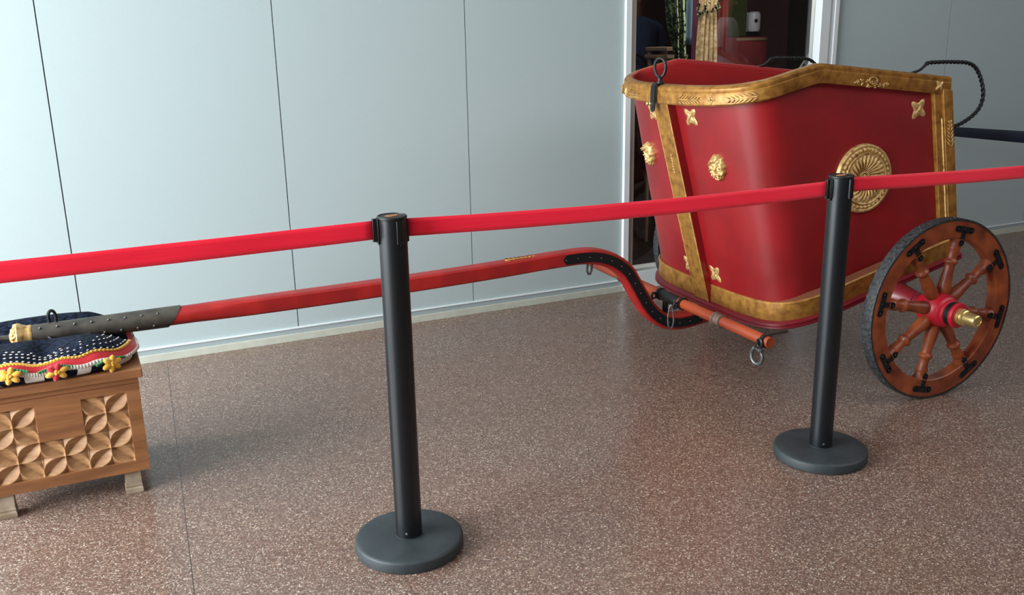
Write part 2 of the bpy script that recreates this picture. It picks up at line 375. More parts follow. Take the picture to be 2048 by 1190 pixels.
# ------------------------------------------------------------------ chariot
CH = empty('chariot', (2.9, -1.17, 0), -.0314, 'red and gold two-wheeled chariot with a long red draught pole', 'chariot')
def zpl(lx): return .389+.249*lx
ZK = [(-.95, 1.150), (-.80, 1.183), (-.72, 1.1965), (-.62, 1.221), (-.50, 1.2495), (-.415, 1.2675), (-.390, 1.268), (-.02, 1.2275), (.225, 1.2007), (.5, 1.17)]
def zrail(lx):
    for (a, za), (b, zb) in zip(ZK, ZK[1:]):
        if lx <= b: return za+(zb-za)*(lx-a)/(b-a)
    return ZK[-1][1]
def spt(th, W, xf, L, n): return (xf+L*(1-abs(math.cos(th))**(2/n)), math.copysign(abs(math.sin(th))**(2/n)*W, th))
NP = 60
def half(W, xf, L, n, xr, wr):
    pts = []
    for k in range(901):
        th = (PI/2)*k/900; x, y = spt(th, W, xf, L, n)
        if x > xr: break
        pts.append((x, y))
    if pts[-1][0] < xr-.002:
        x0, y0 = pts[-1]
        for k in range(1, 61): pts.append((x0+(xr-x0)*k/60, y0+wr*k/60))
    # split at 45 degree tangent
    kc = next((k for k in range(1, len(pts)-1) if abs(pts[k+1][0]-pts[k-1][0]) > abs(pts[k+1][1]-pts[k-1][1])), len(pts)//2)
    def res(seg, m):
        s = [0]
        for a, b in zip(seg, seg[1:]): s.append(s[-1]+math.hypot(b[0]-a[0], b[1]-a[1]))
        out = []; j = 0
        for i in range(m):
            t = s[-1]*i/(m-1)
            while j < len(s)-2 and s[j+1] < t: j += 1
            u = (t-s[j])/max(1e-9, s[j+1]-s[j]); out.append((seg[j][0]+(seg[j+1][0]-seg[j][0])*u, seg[j][1]+(seg[j+1][1]-seg[j][1])*u))
        return out
    a = res(pts[:kc+1], NP//2+1); b = res(pts[kc:], NP//2+1)
    return a+b[1:]
def fullc(h): return [(x, -y) for x, y in h[:0:-1]]+h   # y<0 (near side) ... apex ... y>0 (far)
hb = fullc(half(.5276, -.5545, .40, 4.6, .335, .012)); ht = fullc(half(.485, -.793, .21, 2.25, .235, 0))
NT = len(hb); AP = NT//2
def offs(c, off):
    out = []
    for i, (x, y) in enumerate(c):
        a = c[max(i-1, 0)]; b = c[min(i+1, len(c)-1)]; tx, ty = b[0]-a[0], b[1]-a[1]; l = math.hypot(tx, ty) or 1
        nx, ny = ty/l, -tx/l
        if i == AP: nx, ny = -1, 0
        if nx*(x-(-.1))+ny*y < 0: nx, ny = -nx, -ny
        out.append((x+nx*off, y+ny*off))
    return out
def sweep(mb, curve, prof, zf, i0=0, i1=None, mi=0, fm=None, caps=True):
    i1 = len(curve)-1 if i1 is None else i1
    cs = [offs(curve, o) for o, _ in prof]; rows = []
    for i in range(i0, i1+1):
        z0 = zf(curve[i][0]); xc = curve[i][0]; sl = (zf(xc+.03)-zf(xc-.03))/.06; rows.append([(cs[k][i][0], cs[k][i][1], z0+prof[k][1]+sl*(cs[k][i][0]-xc)) for k in range(len(prof))])
    o = len(mb.v); mb.grid(rows, mi, closev=True, fm=fm)
    if caps:
        n = len(prof); mb.f.append(tuple(o+k for k in range(n))); mb.m.append(mi); mb.f.append(tuple(o+(len(rows)-1)*n+k for k in range(n))[::-1]); mb.m.append(mi)
# lofted shell position
def shell(i, v, off):
    if i != int(i):
        a_ = int(math.floor(i)); return shell(a_, v, off).lerp(shell(a_+1, v, off), i-a_)
    i = int(i)
    b = offs_cache(hb, off-.046)[i]; t = offs_cache(ht, off-.030)[i]
    zb = zpl(hb[i][0]); zt = zrail(ht[i][0])
    return Vector((b[0]+(t[0]-b[0])*v, b[1]+(t[1]-b[1])*v, zb+(zt-zb)*v))
_c = {}
def offs_cache(c, o):
    k = (id(c), round(o, 5))
    if k not in _c: _c[k] = offs(c, o)
    return _c[k]
NV = 14
t = MB()
outer = [[shell(i, v, 0) for v in [.03+.95*k/NV for k in range(NV+1)]] for i in range(NT)]
inner = [[shell(i, v, -.016) for v in [.03+.95*k/NV for k in range(NV+1)]] for i in range(NT)]
ring = [outer[i]+inner[i][::-1] for i in range(NT)]
t.grid(ring, closev=True, fm=lambda i, j: 1 if j > NV else 0)
for e in (0, NT-1):
    o = len(t.v); t.v += [tuple(p) for p in ring[e]]; n = NV+1
    for k in range(NV): t.f.append((o+k, o+k+1, o+2*n-2-k, o+2*n-1-k)); t.m.append(0)
t.build('body_shell', [M['red'], M['redin']], CH, ang=50)
# platform: moulded board + floor
t = MB()
sweep(t, hb, [(-.06, 0), (-.004, 0), (0, .004), (0, .010), (-.005, .012), (-.005, .015), (-.001, .017), (-.001, .022), (-.008, .026), (-.02, .029), (-.06, .029)], zpl)
pf = MB(); inn = offs(hb, -.05)
rows = []
for k in range(AP+1):
    a = inn[k]; b = inn[NT-1-k]; rows.append([(a[0]+(b[0]-a[0])*q/6, a[1]+(b[1]-a[1])*q/6, zpl(hb[k][0])+.004) for q in range(7)])
rows2 = [[(x, y, z+.022) for x, y, z in r] for r in rows]
t.grid(rows); t.grid(rows2)
t.build('platform', M['purple'], CH, ang=40)
# gold band round the foot
t = MB()
fmb = lambda i, j: 1 if j in (7, 8) else 0
sweep(t, hb, [(-.045, .026), (-.018, .026), (-.016, .030), (-.016, .094), (-.013, .097), (-.015, .101), (-.019, .1035), (-.024, .101), (-.044, .116), (-.05, .100)], zpl, fm=fmb)
t.build('base_band', [M['gold'], M['ledge']], CH, ang=40)
t = MB(); c = offs(hb, -.0165)
t.tube([(c[i][0], c[i][1], zpl(hb[i][0])+.100) for i in range(6, NT-6) if abs(i-AP) > 4 and i > AP], .0022, n=8)
t.tube([(c[i][0], c[i][1], zpl(hb[i][0])+.100) for i in range(6, NT-6) if abs(i-AP) > 4 and i < AP], .0022, n=8)
t.build('gold_beading', M['goldhi'], CH)
# top rail
t = MB()
sweep(t, ht, [(-.036, -.070), (-.004, -.070), (0, -.064), (0, -.026), (-.003, -.022), (-.001, -.016), (-.001, -.009), (-.005, -.004), (-.009, -.006), (-.013, -.001), (-.034, 0), (-.042, -.004), (-.045, -.012), (-.045, -.030), (-.036, -.036)], zrail, fm=lambda i, j: 1 if 10 <= j <= 14 else 0)
t.build('top_rail', [M['gold'], M['redin']], CH, ang=35)

def strip(mb, i_list, v0, v1, o0, o1, nv=8, mi=0):
    """raised strip lying on the shell between parameter rows"""
    A_ = [[shell(i, v0+(v1-v0)*k/nv, o1) for k in range(nv+1)] for i in i_list]
    B_ = [[shell(i, v0+(v1-v0)*k/nv, o0) for k in range(nv+1)] for i in i_list]
    mb.grid(A_, mi); mb.grid(B_, mi)
    mb.grid([A_[0], B_[0]], mi); mb.grid([A_[-1], B_[-1]], mi)
    mb.grid([[r[0] for r in A_], [r[0] for r in B_]], mi); mb.grid([[r[-1] for r in A_], [r[-1] for r in B_]], mi)
def repeat(name, places, r, parent, m='steel'):
    r3 = r if hasattr(r, '__len__') else (r,)*3
    o0 = MB().blob((0, 0, 0), r3, n=8, m=5).build(name, M[m], parent); o0.location = places[0]
    for p in places[1:]:
        c = o0.copy(); COL.objects.link(c); c.parent = parent; c.location = p
# rear posts
for side in (-1, 1):
    SI = lambda k: k if side < 0 else NT-1-k
    t = MB(); strip(t, [SI(k) for k in (0, .75, 1.6)], .08, .93, -.004, .030); strip(t, [SI(k) for k in (1.55, 2.1, 2.75)], .08, .93, -.004, .018)
    ob = t.build('rear_post', M['gold'], CH, smooth=False, bevel=.002)
    bd = MB()
    bd.tube([shell(SI(1.75), .16+.62*k/10, .021) for k in range(11)], .0038, n=8)
    bd.build('gold_beading', M['goldhi'], ob)
# front post
fb = Vector((-.5545+.005, 0, zpl(-.5545)+.03)); ft = Vector((-.793, 0, 1.184-.03))
ax = (ft-fb).normalized(); nb = Vector((-1, 0, 0)); nb = (nb-ax*nb.dot(ax)).normalized(); yy = Vector((0, 1, 0))
t = MB(); hwid = .052
prof = [(-hwid, -.06), (-hwid, -.002), (-hwid+.003, 0), (-hwid+.006, -.001), (-hwid+.009, .0), (-hwid+.012, -.001), (hwid-.012, -.001), (hwid-.009, 0), (hwid-.006, -.001), (hwid-.003, 0), (hwid, -.002), (hwid, -.06)]
rows = [[fb.lerp(ft, k/8)+yy*p+nb*(q-.001) for p, q in prof] for k in range(9)]
t.grid(rows, closev=True, fm=lambda i, j: 1 if j in (0, 10) else 0)
FP = t.build('front_post', [M['gold'], M['red']], CH, ang=20)
bd = MB()
for s_ in (-1, 1): bd.tube([fb.lerp(ft, .13+.74*k/8)+yy*(s_*(hwid-.004))+nb*(-.003) for k in range(9)], .0025, n=8)
bd.build('gold_beading', M['goldhi'], FP)

# ornament helpers -----------------------------------------------------
def near_shell(p, off=0.0):
    best = None; p = Vector(p)
    for i in range(2, NT-2):
        for k in range(2, 38):
            q = shell(i, k/40, off); d = (q-p).length_squared
            if best is None or d < best[0]: best = (d, i, k/40)
    _, i, v = best
    q = shell(i, v, off); tu = (shell(min(i+1, NT-1), v, off)-shell(max(i-1, 0), v, off)).normalized(); tv = (shell(i, v+.02, off)-shell(i, v-.02, off)).normalized()
    n = tu.cross(tv).normalized()
    if n.dot(q-Vector((-.1, 0, q.z))) < 0: n = -n
    x = tv.cross(n).normalized()       # screen-right looking at surface from outside
    return q, x, tv, n
def near_rail(lx, ly, dz=-.047):
    best = min(range(2, NT-2), key=lambda i: (ht[i][0]-lx)**2+(ht[i][1]-ly)**2)
    i = best; x, y = ht[i]; a = ht[i-1]; b = ht[i+1]; tx = Vector((b[0]-a[0], b[1]-a[1], zrail(b[0])-zrail(a[0]))).normalized()
    up = Vector((0, 0, 1)); n = tx.cross(up).normalized()
    if n.dot(Vector((x+.1, y, 0))) < 0: n = -n
    up = n.cross(tx).normalized()
    if up.z < 0: up = -up
    xr = up.cross(n).normalized()
    return Vector((x, y, zrail(x)+dz)), xr, up, n
def to(fr):
    q, x, y, n = fr
    return lambda a, b, c: q+x*a+y*b+n*c
def rotm(fr, ang=0):
    q, x, y, n = fr; c, s = math.cos(ang), math.sin(ang)
    X = x*c+y*s; Y = -x*s+y*c
    return Matrix((X, Y, n)).transposed()
def palm(fr, L, Wd, name='palm_ornament', parent=None, flip=1, m='goldhi', n=7, ang=0):
    t = MB(); T = to(fr); q, x, y, nn = fr; c, s = math.cos(ang), math.sin(ang)
    P = lambda a, b, h: T((a*c-b*s)*1, (a*s+b*c), h)
    t.tube([P(flip*(-L/2+L*k/8), 0, .001) for k in range(9)], [.0016]*8+[.0008], n=6)
    for k in range(n):
        u = -L/2+L*(k+.3)/n; sc_ = (1-.55*k/n)
        for sd in (-1, 1):
            a = flip*(u+.006); b = sd*Wd*.27*sc_
            an = ang+math.atan2(sd*.6, flip)
            R = rotm(fr, an); t.blob(P(a, b, .0015), (Wd*.30*sc_+.002, .0024, .0040), rot=R, n=6, m=4)
    return t.build(name, M[m], parent if parent is not None else CH)
def floret(fr, R, name='flower_ornament', parent=None, m='goldhi', rot=PI/4):
    t = MB(); T = to(fr)
    rows = []
    for ir in range(9):
        r = ir/8; row = []
        for k in range(48):
            a = 2*PI*k/48; lob = abs(math.cos(2*(a-rot)))**2.6
            rr = R*r*(.60+.52*lob); hgt = .0015+.006*math.exp(-(r/.18)**2)+.0035*math.sin(PI*min(1, r*1.05))*(.35+.65*lob)*(1-.35*abs(math.sin(4*(a-rot))))
            if ir == 8: hgt = -.001
            row.append(T(rr*math.cos(a), rr*math.sin(a), hgt))
        rows.append(row)
    t.grid(rows, closev=True); t.blob(T(0, 0, .006), (R*.15, R*.15, R*.15))
    return t.build(name, M[m], parent if parent is not None else CH, ang=60)
def lion(fr, W, Hh, parent=CH):
    t = MB(); T = to(fr); rows = []; rnd = random.Random(3)
    bumps = [(rnd.uniform(0, 2*PI), rnd.uniform(.55, .95), rnd.uniform(.7, 1.2)) for _ in range(95)]
    for ir in range(25):
        r = ir/24; row = []
        for k in range(72):
            a = 2*PI*k/72; x = math.cos(a); y = math.sin(a)
            edge_ = 1+.05*math.sin(11*a)+.03*math.sin(17*a+1)
            rx = W/2*(1-.18*max(0, -y)); px = x*r*rx*edge_; py = y*r*Hh/2*edge_
            h = .003+.014*(1-r**2)**.5 if r < 1 else 0
            for ba, br, bs in bumps:
                dx = px-math.cos(ba)*br*W/2; dy = py-math.sin(ba)*br*Hh/2
                h += .0062*bs*math.exp(-(dx*dx+dy*dy)/(2*.0029**2))
            g = lambda cx, cy, s, am: am*math.exp(-(((px-cx*W)**2)/(2*(s*W)**2)+((py-cy*Hh)**2)/(2*(s*Hh)**2)))
            h += g(0, -.06, .06, .008)+g(0, .02, .05, .004)+g(-.12, .10, .05, .004)+g(.12, .10, .05, .004)-g(-.11, .04, .035, .006)-g(.11, .04, .035, .006)+g(-.08, -.14, .05, .004)+g(.08, -.14, .05, .004)-g(0, -.21, .05, .007)+g(0, -.30, .06, .005)
            if ir == 24: h = -.001
            row.append(T(px, py, h))
        rows.append(row)
    t.grid(rows, closev=True)
    t.tube([T(W*.24*math.cos(a), -Hh*.27+Hh*.17*math.sin(a), .014) for a in [PI+PI*k/12 for k in range(13)]], .0028, n=8)
    return t.build('lion_mask', M['goldhi'], parent, ang=80)
lion(near_shell((-.66, -.250, .888)), .078, .104)
lion(near_shell((-.66, .240, .888)), .078, .104)
floret(near_shell((-.75, -.140, 1.058)), .040)
floret(near_shell((-.75, .140, 1.058)), .040)
floret(near_shell((-.535, -.100, .422)), .042)
floret(near_shell((-.535, .100, .422)), .042)
for s_ in (-1, 1):
    floret(near_shell((.105, s_*.46, 1.082)), .042)
    palm(near_rail(-.79, s_*.20), .11, .044, flip=1)
    floret(near_rail(-.77, s_*.315), .017, rot=0)
    palm(near_rail(-.72, s_*.43), .11, .044, flip=-1)
    floret(near_rail(.205, s_*.47, -.04), .022)
# scroll relief on the side rail
for s_ in (-1, 1):
    fr = near_rail(-.165, s_*.47, -.048); T = to(fr); t = MB(); rnd = random.Random(8)
    for k in range(46):
        u = rnd.uniform(-.085, .085); hgt = .019*(1-abs(u)/.13); w2 = rnd.uniform(-hgt, hgt*.7)
        t.blob(T(u, w2-.006, .001), (rnd.uniform(.003, .008), .0028, .004), rot=rotm(fr, rnd.uniform(-1, 1)), n=6, m=4)
    t.tube([T(.005+.020*math.cos(a), .004+.012*math.sin(a), .002) for a in [2*PI*k/16 for k in range(16)]], .0025, n=6, closed=True)
    t.build('scroll_ornament', M['goldhi'], CH)
# rosette
def rosette(fr, R):
    T = to(fr); rows = []; NTh = 240; NR = 46
    for ir in range(NR+1):
        r = ir/NR; row = []
        for k in range(NTh):
            a = 2*PI*k/NTh
            if r < .14: h = .016-.010*(r/.14)**2+.002*math.sin(6*a)*(r/.14)
            elif r < .20: h = .010+.004*math.sin(PI*(r-.14)/.06)
            elif r < .70:
                q = (r-.20)/.50; fl_ = abs(math.sin(.5*26*(a+.30*q)))
                h = .004+.016*q+(.015*fl_*math.sin(PI*min(1, q*.9+.12)))
            elif r < .76: h = .018+.005*math.sin(PI*(r-.70)/.06)*(1 if True else 0)
            elif r < .90:
                q = (r-.76)/.14; h = .012+.009*math.sin(PI*q)*abs(math.sin(.5*36*a))**.5
            elif r < .94: h = .016
            else: h = .012+.004*math.cos((r-.94)/.06*PI/2)
            if ir == NR: h = -.002
            row.append(T(R*r*math.cos(a), R*r*math.sin(a), h))
        rows.append(row)
    t = MB(); t.grid(rows, closev=True); return t.build('rosette', M['goldhi'], CH, ang=80)
for s_ in (-1, 1): rosette(near_shell((-.158, s_*.48, .840)), .133)
# leaf sprays on posts
fr = (fb.lerp(ft, .68)+nb*(-.003), -yy, ax, nb)
palm(fr, .085, .022, parent=FP, ang=-PI/2, n=7); fr = (fb.lerp(ft, .49)+nb*(-.003), -yy, ax, nb); floret(fr, .014, parent=FP)
fr = (fb.lerp(ft, .45)+nb*(-.003), -yy, ax, nb)
rp = [o for o in CH.children if o.name.startswith('rear_post')]
for s_, ob in zip((-1, 1), rp):
    i = .8 if s_ < 0 else NT-1.8
    q = shell(i, .70, .031); tv = (shell(i, .75, .02)-shell(i, .69, .02)).normalized(); n_ = Vector((0, s_, 0)); x_ = tv.cross(n_)
    palm((q, x_, tv, n_), .10, .036, parent=ob, ang=PI/2, n=7)
# strap with ring over the front of the rail
t = MB(); zr_ = 1.185; y0 = .012
path = [(-.803, zr_-.088), (-.8035, zr_-.03), (-.803, zr_-.006), (-.797, zr_+.003), (-.775, zr_+.003), (-.755, zr_+.003)]
rows = []
for dx, hw_ in ((0, 1), (.003, 1)):
    pass
for k, (x, z) in enumerate(path):
    a = path[max(k-1, 0)]; b = path[min(k+1, len(path)-1)]; tx, tz = b[0]-a[0], b[1]-a[1]; l = math.hypot(tx, tz); nx, nz = -tz/l, tx/l
    hw_ = .0150
    rows.append([(x+nx*.004, y0-hw_, z+nz*.004), (x+nx*.004, y0+hw_, z+nz*.004), (x, y0+hw_, z), (x, y0-hw_, z)])
t.grid(rows, closev=True); o = len(t.v)
t.lathe([(.015, 0), (.015, .004)], c=(-.8035-.004+.0002, y0, zr_-.088), axis=(1, 0, 0), n=20)
t.lathe([(.013, 0), (.013, .006), (.010, .012), (.009, .026), (.011, .030)], c=(-.775, y0, zr_+.004), n=20)
SR = t.build('rein_strap', M['iron'], CH, ang=40)
t = MB(); zc = zr_+.066
ringp = []
for k in range(30):
    a = 2*PI*k/30; yl = .0215*math.sin(a)*(1+.15*math.cos(a)); zl = .036*math.cos(a)
    ringp.append(Vector((-.775-.012*math.sin(a), y0+yl, zc+zl)))
t.tube(ringp, .0062, n=10, closed=True); t.tube([(-.777, y0+.018, zc+.022), (-.783, y0+.027, zc+.024), (-.784, y0+.029, zc+.012)], [.005, .0045, .003], n=8)
t.build('rein_ring', M['iron'], SR)
MB().lathe([(.0095, 0), (.0095, .004), (.006, .006), (.008, .009), (.007, .014), (.003, .016)], c=(-.803, y0+.027, zr_-.072), axis=(-1, 0, .1), n=18).build('brass_bolt', M['brass'], SR)
MB().blob((-.8085, y0, zr_-.072), (.003, .0045, .0045)).build('rivet', M['steel'], SR)

# hand rails (twisted iron)
for s_ in (-1, 1):
    y = s_*.452
    ctrl = [(.045, 1.214), (.095, 1.226), (.118, 1.240), (.140, 1.252), (.20, 1.2535), (.28, 1.2515), (.345, 1.246), (.385, 1.230), (.415, 1.200), (.440, 1.155), (.450, 1.115), (.443, 1.080), (.425, 1.055), (.395, 1.033), (.350, 1.012), (.30, .999), (.262, .994)]
    P = []
    for k in range(len(ctrl)-1):
        p0 = ctrl[max(k-1, 0)]; p1 = ctrl[k]; p2 = ctrl[k+1]; p3 = ctrl[min(k+2, len(ctrl)-1)]
        for q in range(10):
            u = q/10; f = lambda a, b, c_, d: .5*((2*b)+(-a+c_)*u+(2*a-5*b+4*c_-d)*u*u+(-a+3*b-3*c_+d)*u**3)
            P.append(Vector((f(p0[0], p1[0], p2[0], p3[0])-(.03 if s_ > 0 else 0), y, f(p0[1], p1[1], p2[1], p3[1]))))
    P.append(Vector((ctrl[-1][0]-(.03 if s_ > 0 else 0), y, ctrl[-1][1])))
    t = MB(); tot = 0; strands = [[], []]
    for k, p in enumerate(P):
        tg = (P[min(k+1, len(P)-1)]-P[max(k-1, 0)]).normalized(); u = Vector((0, 1, 0)); w2 = tg.cross(u)
        if k: tot += (p-P[k-1]).length
        tw = 0 if k < 22 else (tot-.07)*2*PI/.040; am = 0.0 if k < 18 else min(1, (k-18)/8)
        for j in (0, 1):
            a = tw+j*PI; strands[j].append(p+(u*math.cos(a)+w2*math.sin(a))*.0036*am)
    for j in (0, 1): t.tube(strands[j], .0052, n=8)
    t.build('hand_rail', M['iron'], CH, ang=60)

# wheels ----------------------------------------------------------------
WC = Vector((.021, 0, .352))
def make_wheel(sgn):
    """sgn -1: near side. local origin at wheel centre on outer face; outward = sgn*y"""
    wr_ = bpy.data.objects.new('wheel', None); COL.objects.link(wr_); wr_.empty_display_size = .05; wr_.parent = CH
    wr_.location = (WC.x, sgn*.75, WC.z)
    A = Vector((0, sgn, 0))
    MB().lathe([(.3435, -.046), (.3510, -.046), (.352, -.043), (.352, -.002), (.3505, .001), (.3435, .001)], axis=A, n=96, cap=False).build('tyre', M['tyre'], wr_)
    rnd = random.Random(5); pl_ = []
    for k in range(26):
        a = 2*PI*(k//2+.1*(k % 2))/13; d = Vector((math.cos(a), 0, math.sin(a))); pl_.append(d*.3518+A*(-.012 if k % 2 else -.034))
    repeat('tyre_rivet', pl_, .0024, wr_)
    MB().lathe([(.276, -.043), (.3436, -.043), (.3436, -.0005), (.340, 0), (.280, 0), (.276, -.003), (.276, -.043)], axis=A, n=96, cap=False).build('rim', M['felloe'], wr_, ang=30)
    hub = MB().lathe([(.028, -.095), (.046, -.093), (.050, -.085), (.052, -.078), (.064, -.066), (.068, -.050), (.068, -.010), (.064, .002), (.060, .010), (.0605, .022), (.058, .026), (.052, .030), (.0525, .037), (.050, .041), (.046, .043), (.0455, .064), (.048, .067), (.048, .074), (.045, .079), (.040, .081)], axis=A, n=48,
        fm=lambda i, j: 1 if i == 14 else 0).build('hub', [M['hubred'], M['iron']], wr_, ang=30)
    MB().lathe([(0.0302, 0.08), (0.0313, 0.084), (0.0313, 0.096), (0.0273, 0.098), (0.0273, 0.102), (0.029, 0.104), (0.029, 0.108), (0.0249, 0.111), (0.0238, 0.15), (0.0226, 0.157), (0.0186, 0.16), (0.0162, 0.16), (0.0157, 0.158), (0.0012, 0.158)], axis=A, n=36).build('hub_cap', M['brass'], wr_, ang=30)
    # small screws around the black band
    for k in range(8):
        ang = math.radians(-12+45*k); d = Vector((math.cos(ang), 0, math.sin(ang)))
        MB().lathe([(0.022, 0), (0.0244, 0.01), (0.0261, 0.025), (0.0249, 0.035), (0.0203, 0.075), (0.018, 0.108), (0.0186, 0.116), (0.0249, 0.121), (0.0261, 0.126), (0.0249, 0.131), (0.0191, 0.136), (0.0174, 0.142), (0.018, 0.165), (0.0215, 0.176), (0.0226, 0.182), (0.0209, 0.187), (0.0215, 0.2), (0.0267, 0.212), (0.0284, 0.216)],
            c=d*.060+A*(-.023), axis=d, n=20).build('spoke', M['felloe'], wr_, ang=60)
        # T bracket
        tb = MB(); tg = Vector((-math.sin(ang), 0, math.cos(ang)))
        def pl(c_, hl, hr, d1, d2):
            vs = [];
            for h in (.0, .0035):
                for (a_, b_) in ((-1, -1), (1, -1), (1, 1), (-1, 1)): vs.append(c_+d1*a_*hl+d2*b_*hr+A*h)
            tb.add(vs, [(0, 1, 2, 3), (4, 5, 6, 7), (0, 1, 5, 4), (1, 2, 6, 5), (2, 3, 7, 6), (3, 0, 4, 7)])
        pl(d*.313, .038, .0115, tg, d); pl(d*.285, .0095, .024, tg, d)
        for e in (-1, 1): tb.lathe([(.0118, 0), (.0118, .0035)], c=d*.313+tg*e*.036, axis=A, n=14)
        tb.lathe([(.0125, 0), (.0125, .0035)], c=d*.262, axis=A, n=14)
        for e, rr in ((-.034, .313), (0, .313), (.034, .313), (0, .262)): tb.blob(d*rr+tg*e+A*.004, (.0028,)*3, n=6, m=4)
        tb.build('bracket', M['iron'], wr_, ang=40)
    return wr_
make_wheel(-1); make_wheel(1)
# axle
for s_ in (-1, 1):
    t = MB(); t.lathe([(.058, 0), (.060, .004), (.060, .012), (.056, .018), (.040, .105), (.040, .112), (.036, .114), (.036, .150)], c=(WC.x, s_*.515, WC.z), axis=(0, s_, 0), n=36)
    t.build('axle_arm', M['purple'], CH, ang=35)
MB().bb(WC.x-.03, WC.x+.03, -.53, .53, WC.z-.03, WC.z+.02).build('axle_beam', M['purple'], CH, smooth=False, bevel=.004)

# draught pole ------------------------------------------------------------
pc = [(-2.78, .497), (-2.42, .500), (-1.95, .507), (-1.50, .5205), (-1.223, .533), (-1.133, .5345), (-1.080, .530), (-1.039, .520), (-.981, .493), (-.934, .455), (-.894, .395), (-.860, .338), (-.820, .278), (-.792, .249), (-.745, .217), (-.685, .202), (-.620, .203), (-.550, .2125), (-.40, .240), (-.20, .275), (0, .322)]
def cr(ctrl, per=8):
    P = []
    for k in range(len(ctrl)-1):
        p0 = ctrl[max(k-1, 0)]; p1 = ctrl[k]; p2 = ctrl[k+1]; p3 = ctrl[min(k+2, len(ctrl)-1)]
        for q in range(per):
            u = q/per
            # centripetal-ish via hermite with chord scaling
            def tang(a, b, c_):
                la = math.dist(a, b) or 1e-6; lb = math.dist(b, c_) or 1e-6
                return tuple(((c_[i]-b[i])/lb*la+(b[i]-a[i])/la*lb)/(la+lb) for i in (0, 1))
            L = math.dist(p1, p2)
            m1 = tang(p0, p1, p2) if k else tuple((p2[i]-p1[i])/L for i in (0, 1)); m2 = tang(p1, p2, p3) if k < len(ctrl)-2 else tuple((p2[i]-p1[i])/L for i in (0, 1))
            h = (2*u**3-3*u*u+1, u**3-2*u*u+u, -2*u**3+3*u*u, u**3-u*u)
            P.append(tuple(h[0]*p1[i]+h[1]*m1[i]*L+h[2]*p2[i]+h[3]*m2[i]*L for i in (0, 1)))
    P.append(ctrl[-1]); return P
path = cr(pc); rows = []
for k, (x, z) in enumerate(path):
    a = path[max(k-1, 0)]; b = path[min(k+1, len(path)-1)]; tx, tz = b[0]-a[0], b[1]-a[1]; l = math.hypot(tx, tz); nx, nz = -tz/l, tx/l
    blend = min(1, max(0, (x+2.60)/.40)); row = []
    for j in range(24):
        ang = 2*PI*(j+.5)/24; cy, cz = math.cos(ang), math.sin(ang)
        pw = 1+blend*2.6; e = (abs(cy)**(2*pw/ (1.0*2))+abs(cz)**(pw*2/2))**(-1/pw) if False else 1/((abs(cy)**(2*pw)+abs(cz)**(2*pw))**(1/(2*pw)))
        hy = .034; hz = .031*(1-blend)+(.029+.004*min(1, max(0, (x+1.15)/.15)))*blend
        row.append((x+nx*cz*e*hz, cy*e*hy, z+nz*cz*e*hz))
    rows.append(row)
t = MB(); o = 0; t.grid(rows, closev=True); t.f.append(tuple(range(24))); t.m.append(0)
DP = t.build('draught_pole', M['polered'], CH, ang=28)
# leather sleeve
rows = []
for k in range(26):
    u = k/25; x = -3.105+(.455)*u; row = []
    for j in range(24):
        a = 2*PI*j/24; xx = x-.02+.024*math.sin(a)*max(0, u-.8)*5
        r = .0352-.003*(1-u); z = .497-.004*(1-u)
        row.append((xx, r*math.cos(a), z+r*math.sin(a)))
    rows.append(row)
t = MB(); t.grid(rows, closev=True); t.f.append(tuple(range(24))); t.m.append(0)
LS = t.build('leather_sleeve', M['leather'], DP, ang=40)
stud_at = []
for k in range(9):
    x = -3.075+.0505*k
    for ang, sh in ((PI-.75, 0), (PI+.45, .035), (.45, .02)):
        xx = x+sh
        if xx < -2.70: stud_at.append((xx, .0345*math.cos(ang), .496+.0345*math.sin(ang)))
repeat('stud', stud_at, .0042, LS)
# finial
t = MB(); t.lathe([(.031, 0), (.034, .003), (.034, .010), (.033, .016), (.037, .026), (.042, .036), (.044, .043), (.040, .048), (.030, .050), (.024, .058), (.012, .068)], c=(-3.098, 0, .493), axis=(-1, 0, 0), n=28)
rnd = random.Random(2)
for k in range(26):
    a = 2*PI*k/13+(k//13)*.2; r = .037 if k < 13 else .024
    t.blob((-3.146-(.008 if k >= 13 else 0), r*math.cos(a), .493+r*math.sin(a)), (.008, .006, .006), n=6, m=4)
t.build('finial', M['goldhi'], DP, ang=50)
MB().tube([(-3.165, 0, .492), (-3.22, .004, .498), (-3.30, .0, .500), (-3.36, -.01, .496)], [.010, .008, .007, .005], n=10).build('leather_tongue', M['leather'], DP)
# hooks of the sleeve
t = MB()
x = -3.035
t.tube([(x-.012, .004, .515)]+[(x-.002-.011*math.cos(a), .004, .545+.020*math.sin(a)) for a in [PI*k/12 for k in range(13)]]+[(x+.008, .004, .515)], .0052, n=8)
t.build('pole_hook', M['iron'], DP)
t = MB(); t.tube([(-3.045, -.034, .486), (-3.05, -.044, .492), (-3.044, -.050, .486), (-3.040, -.048, .470), (-3.036, -.046, .452)], .0042, n=8)
t.build('pole_hook', M['iron'], DP)
MB().add([(-3.03, -.036, .474), (-2.93, -.036, .486), (-2.93, -.034, .478), (-3.03, -.034, .462), (-3.03, -.030, .474), (-2.93, -.030, .486), (-2.93, -.028, .478), (-3.03, -.028, .462)], [(0, 1, 2, 3), (4, 5, 6, 7), (0, 1, 5, 4), (1, 2, 6, 5), (2, 3, 7, 6), (3, 0, 4, 7)]).build('leather_flap', M['leather'], DP, smooth=False)
